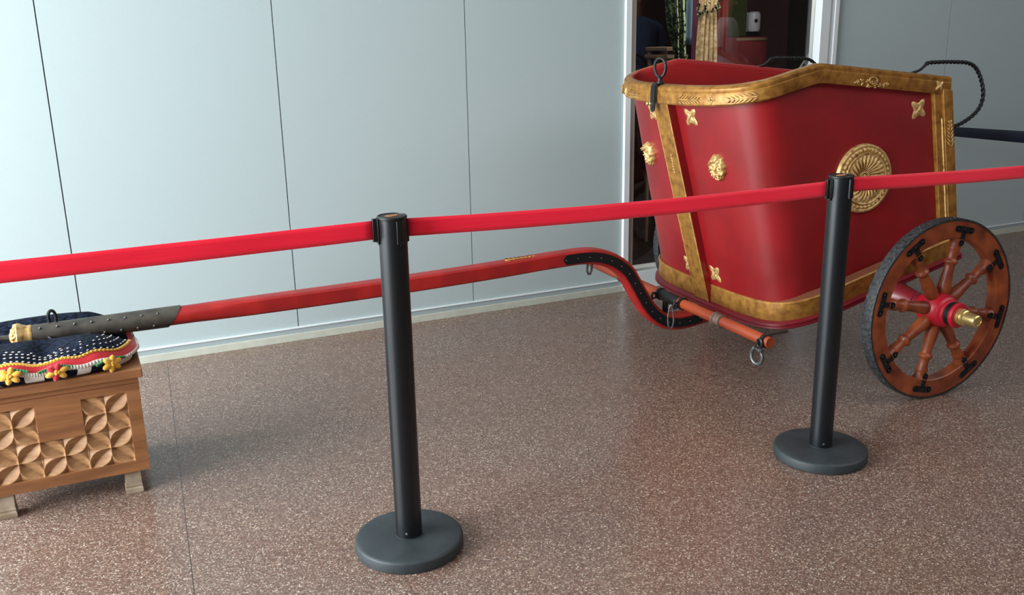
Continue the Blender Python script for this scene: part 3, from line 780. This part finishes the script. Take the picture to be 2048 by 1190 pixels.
# iron plates both faces
sp = cr([p for p in pc if -1.3 < p[0] < -.5][:], 8); sp = [p for p in sp if p[0] < -.56]
for s_ in (-1, 1):
    t = MB(); rows = []
    L = [0]
    for a, b in zip(sp, sp[1:]): L.append(L[-1]+math.dist(a, b))
    for k, (x, z) in enumerate(sp):
        a = sp[max(k-1, 0)]; b = sp[min(k+1, len(sp)-1)]; tx, tz = b[0]-a[0], b[1]-a[1]; l = math.hypot(tx, tz); nx, nz = -tz/l, tx/l
        h = .0195*min(1, math.sqrt(max(.02, 1-(1-min(1, L[k]/.016))**2)))
        yo = s_*.0358; yi = s_*.030
        rows.append([(x+nx*h, yo, z+nz*h), (x-nx*h, yo, z-nz*h), (x-nx*h, yi, z-nz*h), (x+nx*h, yi, z+nz*h)])
    t.grid(rows, closev=True); o_ = len(t.v)
    pl_ = t.build('iron_plate', M['iron'], DP, ang=40)
    nails = []; d = .012; k = 0
    while d < L[-1]:
        while L[k+1] < d: k += 1
        u = (d-L[k])/(L[k+1]-L[k]); x = sp[k][0]+(sp[k+1][0]-sp[k][0])*u; z = sp[k][1]+(sp[k+1][1]-sp[k][1])*u
        nails.append((x, s_*.0362, z)); d += .052
    repeat('nail', nails, (.0026, .0014, .0026), pl_)
palm((Vector((-1.395, 0, .5545)), Vector((1, 0, .02)).normalized(), Vector((0, 1, 0)), Vector((0, 0, 1))), .13, .036, parent=DP, name='leaf_ornament', m='gold', n=8)
t = MB(); t.tube([(-1.100, 0, .506), (-1.102, 0, .47), (-1.096, 0, .455), (-1.088, 0, .455), (-1.082, 0, .47), (-1.080, 0, .506)], .005, n=8)
t.build('pole_hook', M['steel'], DP)

# yoke bar (swingletree) lying across the pole
YB = MB(); bx, bz = -.730, .318
YB.lathe([(.0195, -.690), (.0205, -.686), (.0205, -.36), (.0205, .1), (.0205, .66), (.0195, .664)], c=(bx, 0, bz), axis=(0, 1, 0), n=28)
YB = YB.build('yoke_bar', M['orange'], CH)
t = MB(); t.lathe([(.0225, -.020), (.0235, -.018), (.0235, .118), (.0225, .120)], c=(bx, -.125+.035, bz), axis=(0, 1, 0), n=24); t.lathe([(.012, 0), (.012, -.09)], c=(bx, 0, bz-.0), n=14); t.build('iron_sleeve', M['iron'], YB, bevel=.002)
t = MB(); t.lathe([(.0215, -.026), (.0265, -.024), (.0265, -.016), (.0225, -.014), (.0235, 0), (.0225, .014), (.0265, .016), (.0265, .024), (.0215, .026)], c=(bx, -.382, bz), axis=(0, 1, 0), n=28); t.build('collar', M['collar'], YB)
t = MB(); t.lathe([(.0215, -.026), (.0265, -.024), (.0265, -.016), (.0225, -.014), (.0235, 0), (.0225, .014), (.0265, .016), (.0265, .024), (.0215, .026)], c=(bx, .35, bz), axis=(0, 1, 0), n=28)
t.build('collar', M['collar'], YB)
for yb in (-.132, .035):
    t = MB(); t.lathe([(.0215, -.008), (.0265, -.006), (.0265, .006), (.0215, .008)], c=(bx, yb, bz), axis=(0, 1, 0), n=24)
    t.tube([(bx-.024, yb, bz+.004), (bx-.040, yb, bz+.010), (bx-.046, yb, bz-.002), (bx-.040, yb, bz-.016), (bx-.026, yb, bz-.012)], .005, n=8)
    t.build('ring_bracket', M['iron'], YB)
# long link hanging
t = MB(); cxh = bx-.043; yb = -.112
t.tube([(cxh+.0095*math.cos(a)*(1-.35*math.sin(a)), yb-.006*math.cos(a), bz-.055+.050*math.sin(a)) for a in [2*PI*k/24 for k in range(24)]], .0034, n=8, closed=True)
t.build('hanging_link', M['steel'], YB)
# end shackles
for s_, ye in ((-1, -.664),):
    t = MB(); t.lathe([(.0205, -.010), (.0250, -.008), (.0250, .008), (.0205, .010)], c=(bx, ye, bz), axis=(0, 1, 0), n=24)
    t.tube([(bx-.026, ye+.012*math.cos(a), bz-.006+.016*math.sin(a)) for a in [2*PI*k/16 for k in range(16)]], .0055, n=8, closed=True)
    sh = t.build('ring_bracket', M['iron'], YB)
    t = MB(); zc_ = bz-.026; xx = bx-.036
    bow = [(xx, ye-.017*s_*-1*1.0, zc_+.006)]
    bow = [Vector((xx, ye+.012*q, zc_)) for q in ()]
    pts_ = []
    for k in range(17):
        a = math.radians(52)+math.radians(-284)*k/16
        pts_.append((xx-.004*math.cos(a), ye+.026*math.cos(a), zc_-.026+.029*math.sin(a)))
    t.tube(pts_, .0068, n=10)
    t.tube([(xx+.001, ye-.022, zc_-.001), (xx+.001, ye+.022, zc_-.001)], .0045, n=8)
    t.box((xx, ye+s_*.027, zc_-.001), (.012, .006, .012)); t.blob((xx, ye+s_*.016, zc_-.001), (.009, .006, .009)); t.blob((xx, ye-s_*.016, zc_-.001), (.009, .006, .009))
    t.build('shackle', M['steel'], YB)

MB().tube([(bx+.005, -.60, bz-.005), (-.50, -.50, zpl(-.5)+.008)], .006, n=8).build('stay_rod', M['steel'], CH)
# ------------------------------------------------------------------ carved chest
CX0, CX1, CY0, CY1 = -.380, .086, -1.343, -.965
chest = empty('wooden_chest', ((CX0+CX1)/2, (CY0+CY1)/2, 0), 0, 'brown wooden chest with carved four-petal flowers standing on short pale legs', 'chest')
ccx, ccy = (CX0+CX1)/2, (CY0+CY1)/2; hx, hy = (CX1-CX0)/2, (CY1-CY0)/2
MB().bb(-hx, hx, -hy+.020, hy, .078, .392).build('chest_body', M['chest'], chest, smooth=False)
MB().bb(-hx-.012, hx+.014, -hy-.012, hy+.01, .391, .420).build('lid', M['chest'], chest, smooth=False, bevel=.003)
# front panel with carving
def depth(x, z):
    CW, CHh = .129, .1155
    z0 = .1145
    best = 0.0; mi = 0
    cols = [-1, 0, 1]
    for cxi in cols:
        for r_ in (0, 1):
            if r_ == 1 and cxi == 0: continue
            a = (x-cxi*CW)/(CW/2); b = (z-(z0+CHh/2+r_*CHh))/(CHh/2)
            if abs(a) <= 1 and abs(b) <= 1:
                p = (abs(a)+abs(b))/2; q = (abs(a)-abs(b))/2
                wv = .30*math.sin(PI*min(1, max(0, p)))**.8+1e-4
                if abs(q) < wv:
                    return .0135*(1-abs(q)/wv)*min(1, wv/.1), 1
                e = max(abs(a), abs(b))
                k = min(1, (abs(q)-wv)/.20)
                return .0125*k*min(1, max(0, (1.0-e)/.03+.35)), 1
    return 0, 0
NXg, NZg = 300, 200; t = MB(); zt0, zt1 = .078, .392
vals = []
for i in range(NXg+1):
    x = -hx+2*hx*i/NXg; row = []; 
    for j in range(NZg+1):
        z = zt0+(zt1-zt0)*j/NZg; d, m_ = depth(x, z); row.append((x, -hy+d, z)); vals.append(m_)
    t_row = row
    t.v += row
for i in range(NXg):
    for j in range(NZg):
        a = i*(NZg+1)+j; t.f.append((a, a+NZg+1, a+NZg+2, a+1)); t.m.append(1 if (vals[a] and vals[a+NZg+2]) else 0)
o = len(t.v)
t.add([(-hx, -hy, zt0), (hx, -hy, zt0), (hx, -hy, zt1), (-hx, -hy, zt1), (-hx, -hy+.02, zt0), (hx, -hy+.02, zt0), (hx, -hy+.02, zt1), (-hx, -hy+.02, zt1)], [(0, 1, 5, 4), (1, 2, 6, 5), (2, 3, 7, 6), (3, 0, 4, 7)])
t.build('carved_panel', [M['chest'], M['carve']], chest, ang=50)
for lx_ in (.032-.0-ccx+0, -.330-ccx):
    for ly_ in (-hy+.034, hy-.034):
        t = MB(); prof = [(.025, .026, .0), (.0265, .0275, .004), (.0265, .0275, .016), (.024, .0250, .022), (.025, .026, .027), (.0235, .0245, .034), (.0245, .0255, .079)]
        rows = [[(lx_-a, ly_-b, z), (lx_+a, ly_-b, z), (lx_+a, ly_+b, z), (lx_-a, ly_+b, z)] for a, b, z in prof]
        t.grid(rows, closev=True); t.f += [(0, 1, 2, 3), (24, 25, 26, 27)]; t.m += [0, 0]
        t.build('leg', M['paleleg'], chest, smooth=False)
for zz, hh in ((.372, .0014), (.330, .0)):
    if hh: MB().bb(-hx-.001, hx+.001, -hy-.0015, -hy+.001, zz, zz+.0016).build('groove_moulding', M['ledge'], chest, smooth=False)

# ------------------------------------------------------------------ knitted cushion
cc = Vector((-.190, -1.140, .4205)); cu = empty('knitted_cushion', cc, 0, 'navy knitted cushion with red white and yellow trim and yarn flowers lying on the chest', 'cushion')
AX, AY = .282, .212
def plan(u):
    c, s = math.cos(u), math.sin(u); n = 3.2
    r = (abs(c/AX)**n+abs(s/AY)**n)**(-1/n); return r*c, r*s
WPX = [-.235, -.12, -.005, .125, .235]
def scall(u):
    x, y = plan(u)
    if y < -.1: d = min(abs(x-w_) for w_ in WPX); return math.exp(-(d/.030)**2)
    return .5+.5*math.cos(u*11+.9)
# pole axis in cushion coordinates
def pole_y(x): return -1.17-cc.y+.0314*(2.9-(x+cc.x))
def ctop(x, y, e):   # e: 0 centre .. 1 edge
    puff = .090-.010*e-.026*max(0, min(1, (x-.16)/.12))
    z = puff*(1-max(0, (e-.72)/.28)**2.0*.22)
    d = (y-pole_y(x))/(.062 if y < pole_y(x) else .040); z -= .046*math.exp(-d*d)*(1 if x > -.2 else 1)
    z += .022*max(0, min(1, (y-pole_y(x)-.02)/.06)); z += .004*math.sin(9*x+1)*math.sin(11*y)+.010*math.exp(-((x-.17)/.09)**2-((y+.13)/.07)**2)+.008*math.exp(-((x+.09)/.08)**2-((y+.15)/.05)**2)-.022*math.exp(-((x-.03)/.035)**2-((y+.12)/.09)**2)
    return max(.012, z)
rows = []; NU = 132
def ring_pt(u, e, zfrac=None):
    x, y = plan(u); return x*e, y*e
def edge_top(u):
    x, y = plan(u); return ctop(x, y, 1.0)-.010*scall(u)
def cpoint(u, k):
    x, y = plan(u)
    if k <= 10:
        e = k/10*.97; z = ctop(x*e, y*e, e); 
        if e > .8: z = z+(edge_top(u)-ctop(x, y, 1.0))*((e-.8)/.2)
        return (x*e, y*e, z)
    q = (k-10)/8; zt = edge_top(u); b = 1+.045*math.sin(PI*min(1, q*1.1)); z = zt*(1-q)+.001
    if k == 18: b = .93
    return (x*b, y*b, z)
def cm(i, j):
    if i < 10: return 0
    q = (i-10+.5)/8
    if q < .30: return 1
    if q < .50: return 2
    u = 2*PI*(j+.5)/NU
    return 2 if scall(u) > .55 else 0
for k in range(19): rows.append([cpoint(2*PI*j/NU, k) for j in range(NU)])
t = MB(); t.grid(rows, closev=True, fm=cm)
t.v.append((0, 0, .001)); 
t.build('cushion_cover', [M['knit'], M['ryarn'], M['wyarn']], cu, ang=80)
t = MB()
for j in range(150):
    u = 2*PI*j/150; x, y, z = cpoint(u, 9.9)
    if y > .06: continue
    a = math.atan2(math.cos(u)*AY, -math.sin(u)*AX)
    t.blob((x*1.005, y*1.005, z+.001), (.0095, .0050, .0048), rot=Matrix.Rotation(a, 3, 'Z') @ Matrix.Rotation(.35, 3, 'Y'), n=6, m=4)
t.build('yellow_edging', M['yyarn'], cu)['kind'] = 'stuff'
t = MB()
for j in range(190):
    u = 2*PI*j/190; x, y, z = cpoint(u, 12.9)
    t.blob((x*1.004, y*1.004, z), (.0032, .0032, .0072), n=6, m=4)
t.build('white_edging', M['wyarn'], cu)['kind'] = 'stuff'
t = MB(); rnd = random.Random(6)
for e, n in ((.92, 84), (.85, 78), (.78, 72), (.70, 62)):
    for j in range(n):
        u = 2*PI*(j+.5*(round(e*100) % 2))/n; x, y = plan(u)
        if e < .8 and rnd.random() < (.8-e)*4: continue
        px, py = x*e, y*e; z = ctop(px, py, e)+(edge_top(u)-ctop(x, y, 1.0))*max(0, (e-.8)/.2)
        if py > pole_y(px)-.035: continue
        a = math.atan2(math.cos(u)*AY, -math.sin(u)*AX)
        t.blob((px, py, z+.0005), (.0046, .0024, .0018), rot=Matrix.Rotation(a, 3, 'Z'), n=6, m=4)
t.build('white_stitches', M['wyarn'], cu)['kind'] = 'stuff'
def yarn_flower(u, ma, mb_, zoff=0):
    x, y = plan(u); e = 1.05; a = math.atan2(y/AY**2, x/AX**2)
    X = Vector((-math.sin(a), math.cos(a), 0)); Nn = Vector((math.cos(a), math.sin(a), .15)).normalized(); Z = Vector((0, 0, 1)); Y = Nn.cross(X)
    if Y.z < 0: Y = -Y
    c0 = Vector((x*e, y*e, .024+(.016 if x < 0 else .007 if x < .1 else 0)))
    t = MB()
    for k in range(6):
        an = 2*PI*k/6+.3; d = X*math.cos(an)+Y*math.sin(an)*.8
        R = Matrix((d, Nn.cross(d).normalized(), Nn)).transposed()
        t.blob(c0+d*.017+Nn*.007, (.0175, .0095, .0080), mi=(1 if k in (1, 2, 4) else 0), rot=R, n=10, m=6)
    for k in range(3):
        an = 2*PI*k/3; d = X*math.cos(an)+Y*math.sin(an); t.blob(c0+d*.004+Nn*.013, (.006, .006, .005), mi=0, n=8, m=5)
    f = t.build('yarn_flower', [M[ma], M[mb_]], cu, ang=80)
    t = MB()
    for sd in (-1, 1):
        for q in range(5):
            t.blob(c0+X*sd*(.014+.0075*q)+Y*(.016-.002*q)+Nn*.002, (.0075, .0045, .005), rot=Matrix.Rotation(a+sd*.3*q, 3, 'Z'), n=6, m=4)
    t.build('green_leaves', M['gyarn'], f)
def u_at(x):
    return min([2*PI*k/720 for k in range(360, 720)], key=lambda u: abs(plan(u)[0]-x)+(0 if plan(u)[1] < -.08 else 9))
for k, x in enumerate((-.18, -.062, .052, .196)): yarn_flower(u_at(x), 'yyarn', 'ryarn' if k == 2 else 'yyarn')

# ------------------------------------------------------------------ things behind the glass
def drape(name, x0, x1, y, z0, z1, m, folds, amp, label, cat, taper=None, parent=None, th=.004):
    t = MB(); rows = []; n = folds*10
    for i in range(n+1):
        u = i/n; r = []
        for k in range(13):
            v = k/12; xa = x0+(x1-x0)*u
            if taper: xa = taper(u, v, x0, x1)
            r.append((xa, y+amp*math.sin(u*folds*2*PI+.6*v), z0+(z1-z0)*v))
        rows.append(r)
    t.grid(rows); o = t.build(name, m, parent, ang=80)
    s = o.modifiers.new('solid', 'SOLIDIFY'); s.thickness = th
    if label: tag(o, label, cat)
    return o
XI = lambda px, y=.4: 3.201+(px-1337)*.00362+(y-.4)*(.68+(px-1337)*.00076)
# green sequin cloth
def tg(u, v, x0, x1):
    k = min(1, max(0, (v*1.9-1.24)/.3)); lo = x1-.03-(x1-.03-x0)*max(0, min(1, (v-.60)/.18)) if v > .2 else x1-.03
    return lo+(x1-lo)*u
g = drape('sequin_cloth', XI(1333), XI(1374), .42, .02, 1.9, M['greenseq'], 4, .012, 'dark green sequinned cloth hanging behind the glass, left of the purple drape', 'cloth', taper=tg)
b1 = MB(); rows = [[(XI(1366)+.012*k/4+.10*(1.9-z)/.7*.45-.03, .405+.004*math.sin(z*30), z) for z in [1.9-.05*q for q in range(38)]] for k in range(5)]
b1.grid(rows); bo = b1.build('sequin_band', M['whiteseq'], g); s = bo.modifiers.new('solid', 'SOLIDIFY'); s.thickness = .004
b1 = MB(); rows = [[(XI(1366)-.045+.006*k/4+.10*(1.9-z)/.7*.45-.03, .40+.004*math.sin(z*30), z) for z in [1.9-.05*q for q in range(38)]] for k in range(5)]
b1.grid(rows); bo = b1.build('sequin_band', M['whiteseq'], g); s = bo.modifiers.new('solid', 'SOLIDIFY'); s.thickness = .004
drape('pale_blue_cloth', XI(1370, .62), XI(1392, .62), .62, 1.30, 1.9, M['blueskin'], 2, .01, 'pale blue cloth strip hanging between the sequinned cloth and the purple drape', 'cloth')
drape('purple_drape', XI(1386, .5), XI(1406, .5), .5, .02, 1.9, M['purplecloth'], 2, .02, 'purple drape hanging behind the glass, left of the gold curtain', 'curtain')
gc = empty('gold_curtain', (XI(1418), .42, 0), 0, 'gold crinkled curtain gathered by a beaded tie-back behind the glass', 'curtain')
def tw(u, v, x0, x1):
    w2 = 1-.25*math.exp(-((v-.80)/.10)**2); xm = (x0+x1)/2; return xm+(x0+(x1-x0)*u-xm)*w2
drape('curtain_cloth', -.078, .062, 0, .02, 1.9, M['goldcloth'], 4, .022, None, None, taper=tw, parent=gc, th=.006)
t = MB()
for k in range(70):
    a = random.uniform(0, 2*PI); r = random.uniform(.9, 1.05); t.blob((.074*math.cos(a)*r, .040*math.sin(a)*r, 1.520+random.uniform(-.03, .03)+.02*math.cos(a)), (.0085,)*3, n=6, m=4)
t.build('beaded_tie', M['beads'], gc)
drape('dark_red_drape', XI(1436, .62), XI(1452, .62), .62, .02, 1.9, M['redcloth'], 2, .015, 'dark red drape hanging just right of the gold curtain', 'curtain')
# stool with two boards
st = empty('slatted_stool', (XI(1331, .9), .9, 0), 0, 'pale wooden stool with two flat boards behind the glass at left', 'stool')
MB().bb(-.07, .07, -.12, .12, 1.262, 1.285).build('seat', M['wood2'], st, smooth=False, bevel=.003)
MB().bb(-.07, .09, -.13, .13, 1.215, 1.238).build('shelf', M['wood2'], st, smooth=False, bevel=.003)
for a in (-.055, .055):
    for b_ in (-.09, .09): MB().bb(a-.01, a+.01, b_-.01, b_+.01, 0, 1.262).build('leg', M['wood2'], st, smooth=False)
# green panel and red cloth table, dispenser on post
pn = MB().bb(XI(1478, 1.9)-.42, XI(1498, 1.9)-.03, 1.9, 1.94, 1.33, 2.2).build('green_board', M['greenpanel'], smooth=False); tag(pn, 'dark green board hanging upright behind the glass, left of the white dispenser', 'board')
rt2 = empty('draped_table', (XI(1489, 1.7), 1.75, 0), 0, 'table under a dark red cloth behind the glass, below the green board', 'table')
def tblc(u):
    return .22*math.cos(u), .20*math.sin(u)
rows = []
for k in range(9):
    v = k/8; rows.append([((1+.12*v+.05*v*math.sin(9*u))*tblc(u)[0], (1+.12*v+.05*v*math.sin(9*u))*tblc(u)[1], 1.325-1.30*v) for u in [2*PI*j/72 for j in range(72)]])
t = MB(); t.grid(rows, closev=True); t.f.append(tuple(range(72))); t.m.append(0); t.build('table_cloth', M['redcloth'], rt2, ang=60)
MB().lathe([(.21, 1.30), (.21, 1.32)], n=36).build('tabletop', M['wood2'], rt2)
pl2 = MB().bb(5.30, 8.3, 3.0, 3.399, 0, 2.8).build('pier_shop', M['dark'], smooth=False); struct(pl2); pl2.name = 'wall_shop_pier'
ds = empty('soap_dispenser', (XI(1507, 1.9), 1.90, 1.36), 0, 'white plastic dispenser mounted behind the glass beside the green board', 'dispenser')
t = MB(); t.lathe([(.02, 0), (.045, .004), (.052, .02), (.052, .12), (.046, .145), (.03, .155)], n=24); t.build('dispenser_body', M['dispenser'], ds)
t = MB(); t.lathe([(.014, 0), (.014, .006)], c=(-.020, -.048, .085), axis=(-.3, -1, 0), n=20); ob = t.build('level_window', M['plastic'], ds); 
MB().bb(-.035, .035, .045, .06, .0, .15).build('back_plate', M['dispenser'], ds, smooth=False, bevel=.003)
dpst = MB().bb(XI(1507, 1.9)-.05, XI(1507, 1.9)+.4, 1.962, 2.0, 0, 2.8).build('partition', M['dark'], smooth=False); struct(dpst); dpst.name = 'wall_partition'
# folding ladder leaning at the right jamb
ld = empty('step_ladder', (4.61, .80, 0), 0, 'dark metal ladder leaning behind the glass at the right window jamb', 'ladder')
for dx in (0, .055):
    MB().tube([(-1.01+dx, 0, 0.0), (.36+dx, .03, 1.59)], .008, n=8).build('rail', M['ladder'], ld)
for q in (.1, .25, .4, .55, .68, .80, .90):
    p = Vector((-1.01, 0, .0)).lerp(Vector((.36, .03, 1.59)), q); MB().tube([p, p+Vector((.055, 0, 0))], .007, n=8).build('rung', M['ladder'], ld)

# ------------------------------------------------------------------ visitors standing in the hall (seen as reflections in the glass)
def person(loc, rz, shirt, label, arm=0.0):
    root = empty('person', loc, rz, label, 'person')
    V = {}; vs = []; es = []; rs = []
    def v(n, p, r): V[n] = len(vs); vs.append(p); rs.append(r)
    def e(a, b): es.append((V[a], V[b]))
    v('pel', (0, 0, .96), (.155, .115)); v('wst', (0, .0, 1.10), (.135, .10)); v('chs', (0, .0, 1.28), (.165, .115)); v('shl', (0, .01, 1.42), (.12, .08)); v('nck', (0, .0, 1.52), (.055, .055)); v('hd0', (0, -.01, 1.60), (.07, .08)); v('hd1', (0, -.01, 1.70), (.078, .092)); v('hd2', (0, 0, 1.765), (.05, .06))
    e('pel', 'wst'); e('wst', 'chs'); e('chs', 'shl'); e('shl', 'nck'); e('nck', 'hd0'); e('hd0', 'hd1'); e('hd1', 'hd2')
    for s in (-1, 1):
        k = 'l' if s < 0 else 'r'
        v(k+'sh', (s*.19, .01, 1.41), (.062, .062)); v(k+'el', (s*.25, .03-.02*arm, 1.13), (.042, .042)); v(k+'wr', (s*(.23-.08*arm), -.12-.1*arm, .93+.18*arm), (.028, .026)); v(k+'hd', (s*(.21-.1*arm), -.17-.1*arm, .87+.2*arm), (.036, .022))
        e('shl', k+'sh'); e(k+'sh', k+'el'); e(k+'el', k+'wr'); e(k+'wr', k+'hd')
        for f in range(4):
            v(k+'f%d' % f, (s*(.185-.1*arm+.017*f), -.235-.1*arm+.006*abs(f-1.5), .825+.2*arm), (.009, .009)); e(k+'hd', k+'f%d' % f)
        v(k+'th', (s*(.17-.1*arm), -.195-.1*arm, .875+.2*arm), (.010, .010)); e(k+'hd', k+'th')
        v(k+'hp', (s*.10, 0, .88), (.095, .10)); v(k+'kn', (s*.11, -.02, .50), (.062, .065)); v(k+'ak', (s*.12, .02, .10), (.042, .045)); v(k+'ft', (s*.125, -.12, .045), (.045, .035))
        e('pel', k+'hp'); e(k+'hp', k+'kn'); e(k+'kn', k+'ak'); e(k+'ak', k+'ft')
    me = bpy.data.meshes.new('body'); me.from_pydata(vs, es, []); 
    for mm in (M['skin'],): me.materials.append(mm)
    o = bpy.data.objects.new('body', me); COL.objects.link(o); o.parent = root
    sk = o.modifiers.new('skin', 'SKIN'); sk.use_smooth_shade = True
    for i, r in enumerate(rs): me.skin_vertices[0].data[i].radius = r
    me.skin_vertices[0].data[0].use_root = True
    su = o.modifiers.new('sub', 'SUBSURF'); su.levels = 1; su.render_levels = 2
    # face details
    f = MB(); f.blob((0, -.098, 1.675), (.014, .020, .022), n=10, m=6)
    for s in (-1, 1): f.blob((s*.083, 0, 1.68), (.012, .022, .032), n=8, m=6)
    f.build('nose_and_ears', M['skin'], o)
    f = MB()
    for s in (-1, 1): f.blob((s*.032, -.088, 1.70), (.012, .008, .006), n=8, m=5)
    f.build('eyes', M['hair'], o)
    h = MB(); h.blob((0, .030, 1.752), (.088, .098, .075), n=20, m=12); h.build('hair', M['hair'], o)
    # shirt
    def ell(c, a, b, z, n=32, ex=2.6):
        out = []
        for k in range(n):
            t_ = 2*PI*k/n; cc_, ss = math.cos(t_), math.sin(t_); r = (abs(cc_/a)**ex+abs(ss/b)**ex)**(-1/ex); out.append((c[0]+r*cc_, c[1]+r*ss, z))
        return out
    sh = MB(); sh.grid([ell((0, 0), .185, .140, .90), ell((0, 0), .178, .132, 1.0), ell((0, 0), .165, .125, 1.12), ell((0, 0), .190, .138, 1.28), ell((0, .005), .205, .125, 1.40), ell((0, .01), .17, .105, 1.47), ell((0, .01), .075, .075, 1.515)], closev=True)
    for s in (-1, 1):
        sh.tube([(s*.11, .01, 1.425), (s*.155, .01, 1.42), (s*.195, .012, 1.39), (s*.222, .018, 1.33), (s*.236, .022, 1.25), (s*.246, .026, 1.17)], [.040, .066, .074, .070, .064, .062], n=18)
    ob = sh.build('shirt', M[shirt], o, ang=80)
    tr = MB(); tr.grid([ell((0, 0), .168, .128, .97), ell((0, 0), .175, .13, .86)], closev=True)
    for s in (-1, 1): tr.tube([(s*.09, 0, .90), (s*.102, -.01, .70), (s*.11, -.02, .50), (s*.118, 0, .28), (s*.12, .015, .07)], [.098, .092, .076, .064, .060], n=18)
    tr.blob((0, 0, .875), (.165, .124, .085), n=20, m=10)
    tr.build('trousers', M['trouser'], o, ang=80)
    for s in (-1, 1): MB().blob((s*.125, -.055, .040), (.048, .135, .040), n=16, m=8).blob((s*.122, .02, .075), (.045, .05, .045), n=14, m=8).build('shoe', M['hair'], o)
    MB().blob((0, -.088, 1.635), (.024, .010, .006), n=10, m=6).build('mouth', M['redcloth'], o)
    return root
person((7.35, -5.2, 0), PI-.6, 'tee', 'person in a white t-shirt seen as a faint reflection in the window glass', .5)
person((5.25, -3.9, 0), PI+.3, 'denim', 'person in a blue shirt reflected faintly at the left of the window glass', .9)

# ------------------------------------------------------------------ light
def area(name, loc, rot, sx, sy, power, col):
    l = bpy.data.lights.new(name, 'AREA'); l.shape = 'RECTANGLE'; l.size = sx; l.size_y = sy; l.energy = power; l.color = col
    o = bpy.data.objects.new(name, l); COL.objects.link(o); o.location = loc; o.rotation_euler = rot; return o
area('daylight_window', (-3.36, -1.9, 1.72), (0, -PI/2, 0), 2.45, 3.6, 560, (.88, .97, 1.0))
area('ceiling_fill', (5.2, -4.6, 3.05), (0, 0, 0), 6.0, 2.6, 95, (.97, .98, 1.0))  # added fill under the closed ceiling, lifts the visitors and right wall; no skylight
area('shop_fill', (3.6, .12, 2.35), (.30, 0, 0), 1.6, .12, 34, (1.0, .93, .85))  # invented fill strip between glass and drapes to brighten the curtains, no fixture
wd = bpy.data.worlds.new('world'); sc.world = wd; wd.use_nodes = True
bg = wd.node_tree.nodes['Background']; bg.inputs[0].default_value = (.80, .90, 1.0, 1); bg.inputs[1].default_value = .5

# ------------------------------------------------------------------ camera
f, F_, R_, U_, O_ = 1870.754676, (.40306954, .87335422, -.27347278), (.90555772, -.42380785, -.01876472), (.13228816, .2400819, .96169669), (0, -4.31003311, 1.39884122)
cd = bpy.data.cameras.new('camera'); cam = bpy.data.objects.new('camera', cd); COL.objects.link(cam)
cd.sensor_fit = 'HORIZONTAL'; cd.sensor_width = 36; cd.lens = f*36/2048; cd.clip_start = .02
mw = Matrix((R_, U_, tuple(-c for c in F_))).transposed().to_4x4(); mw.translation = Vector(O_); cam.matrix_world = mw
sc.camera = cam
sc.view_settings.view_transform = 'Standard'; sc.view_settings.look = 'None'; sc.view_settings.gamma = 1; sc.view_settings.exposure = .22
try: sc.view_settings.use_curve_mapping = False
except Exception: pass
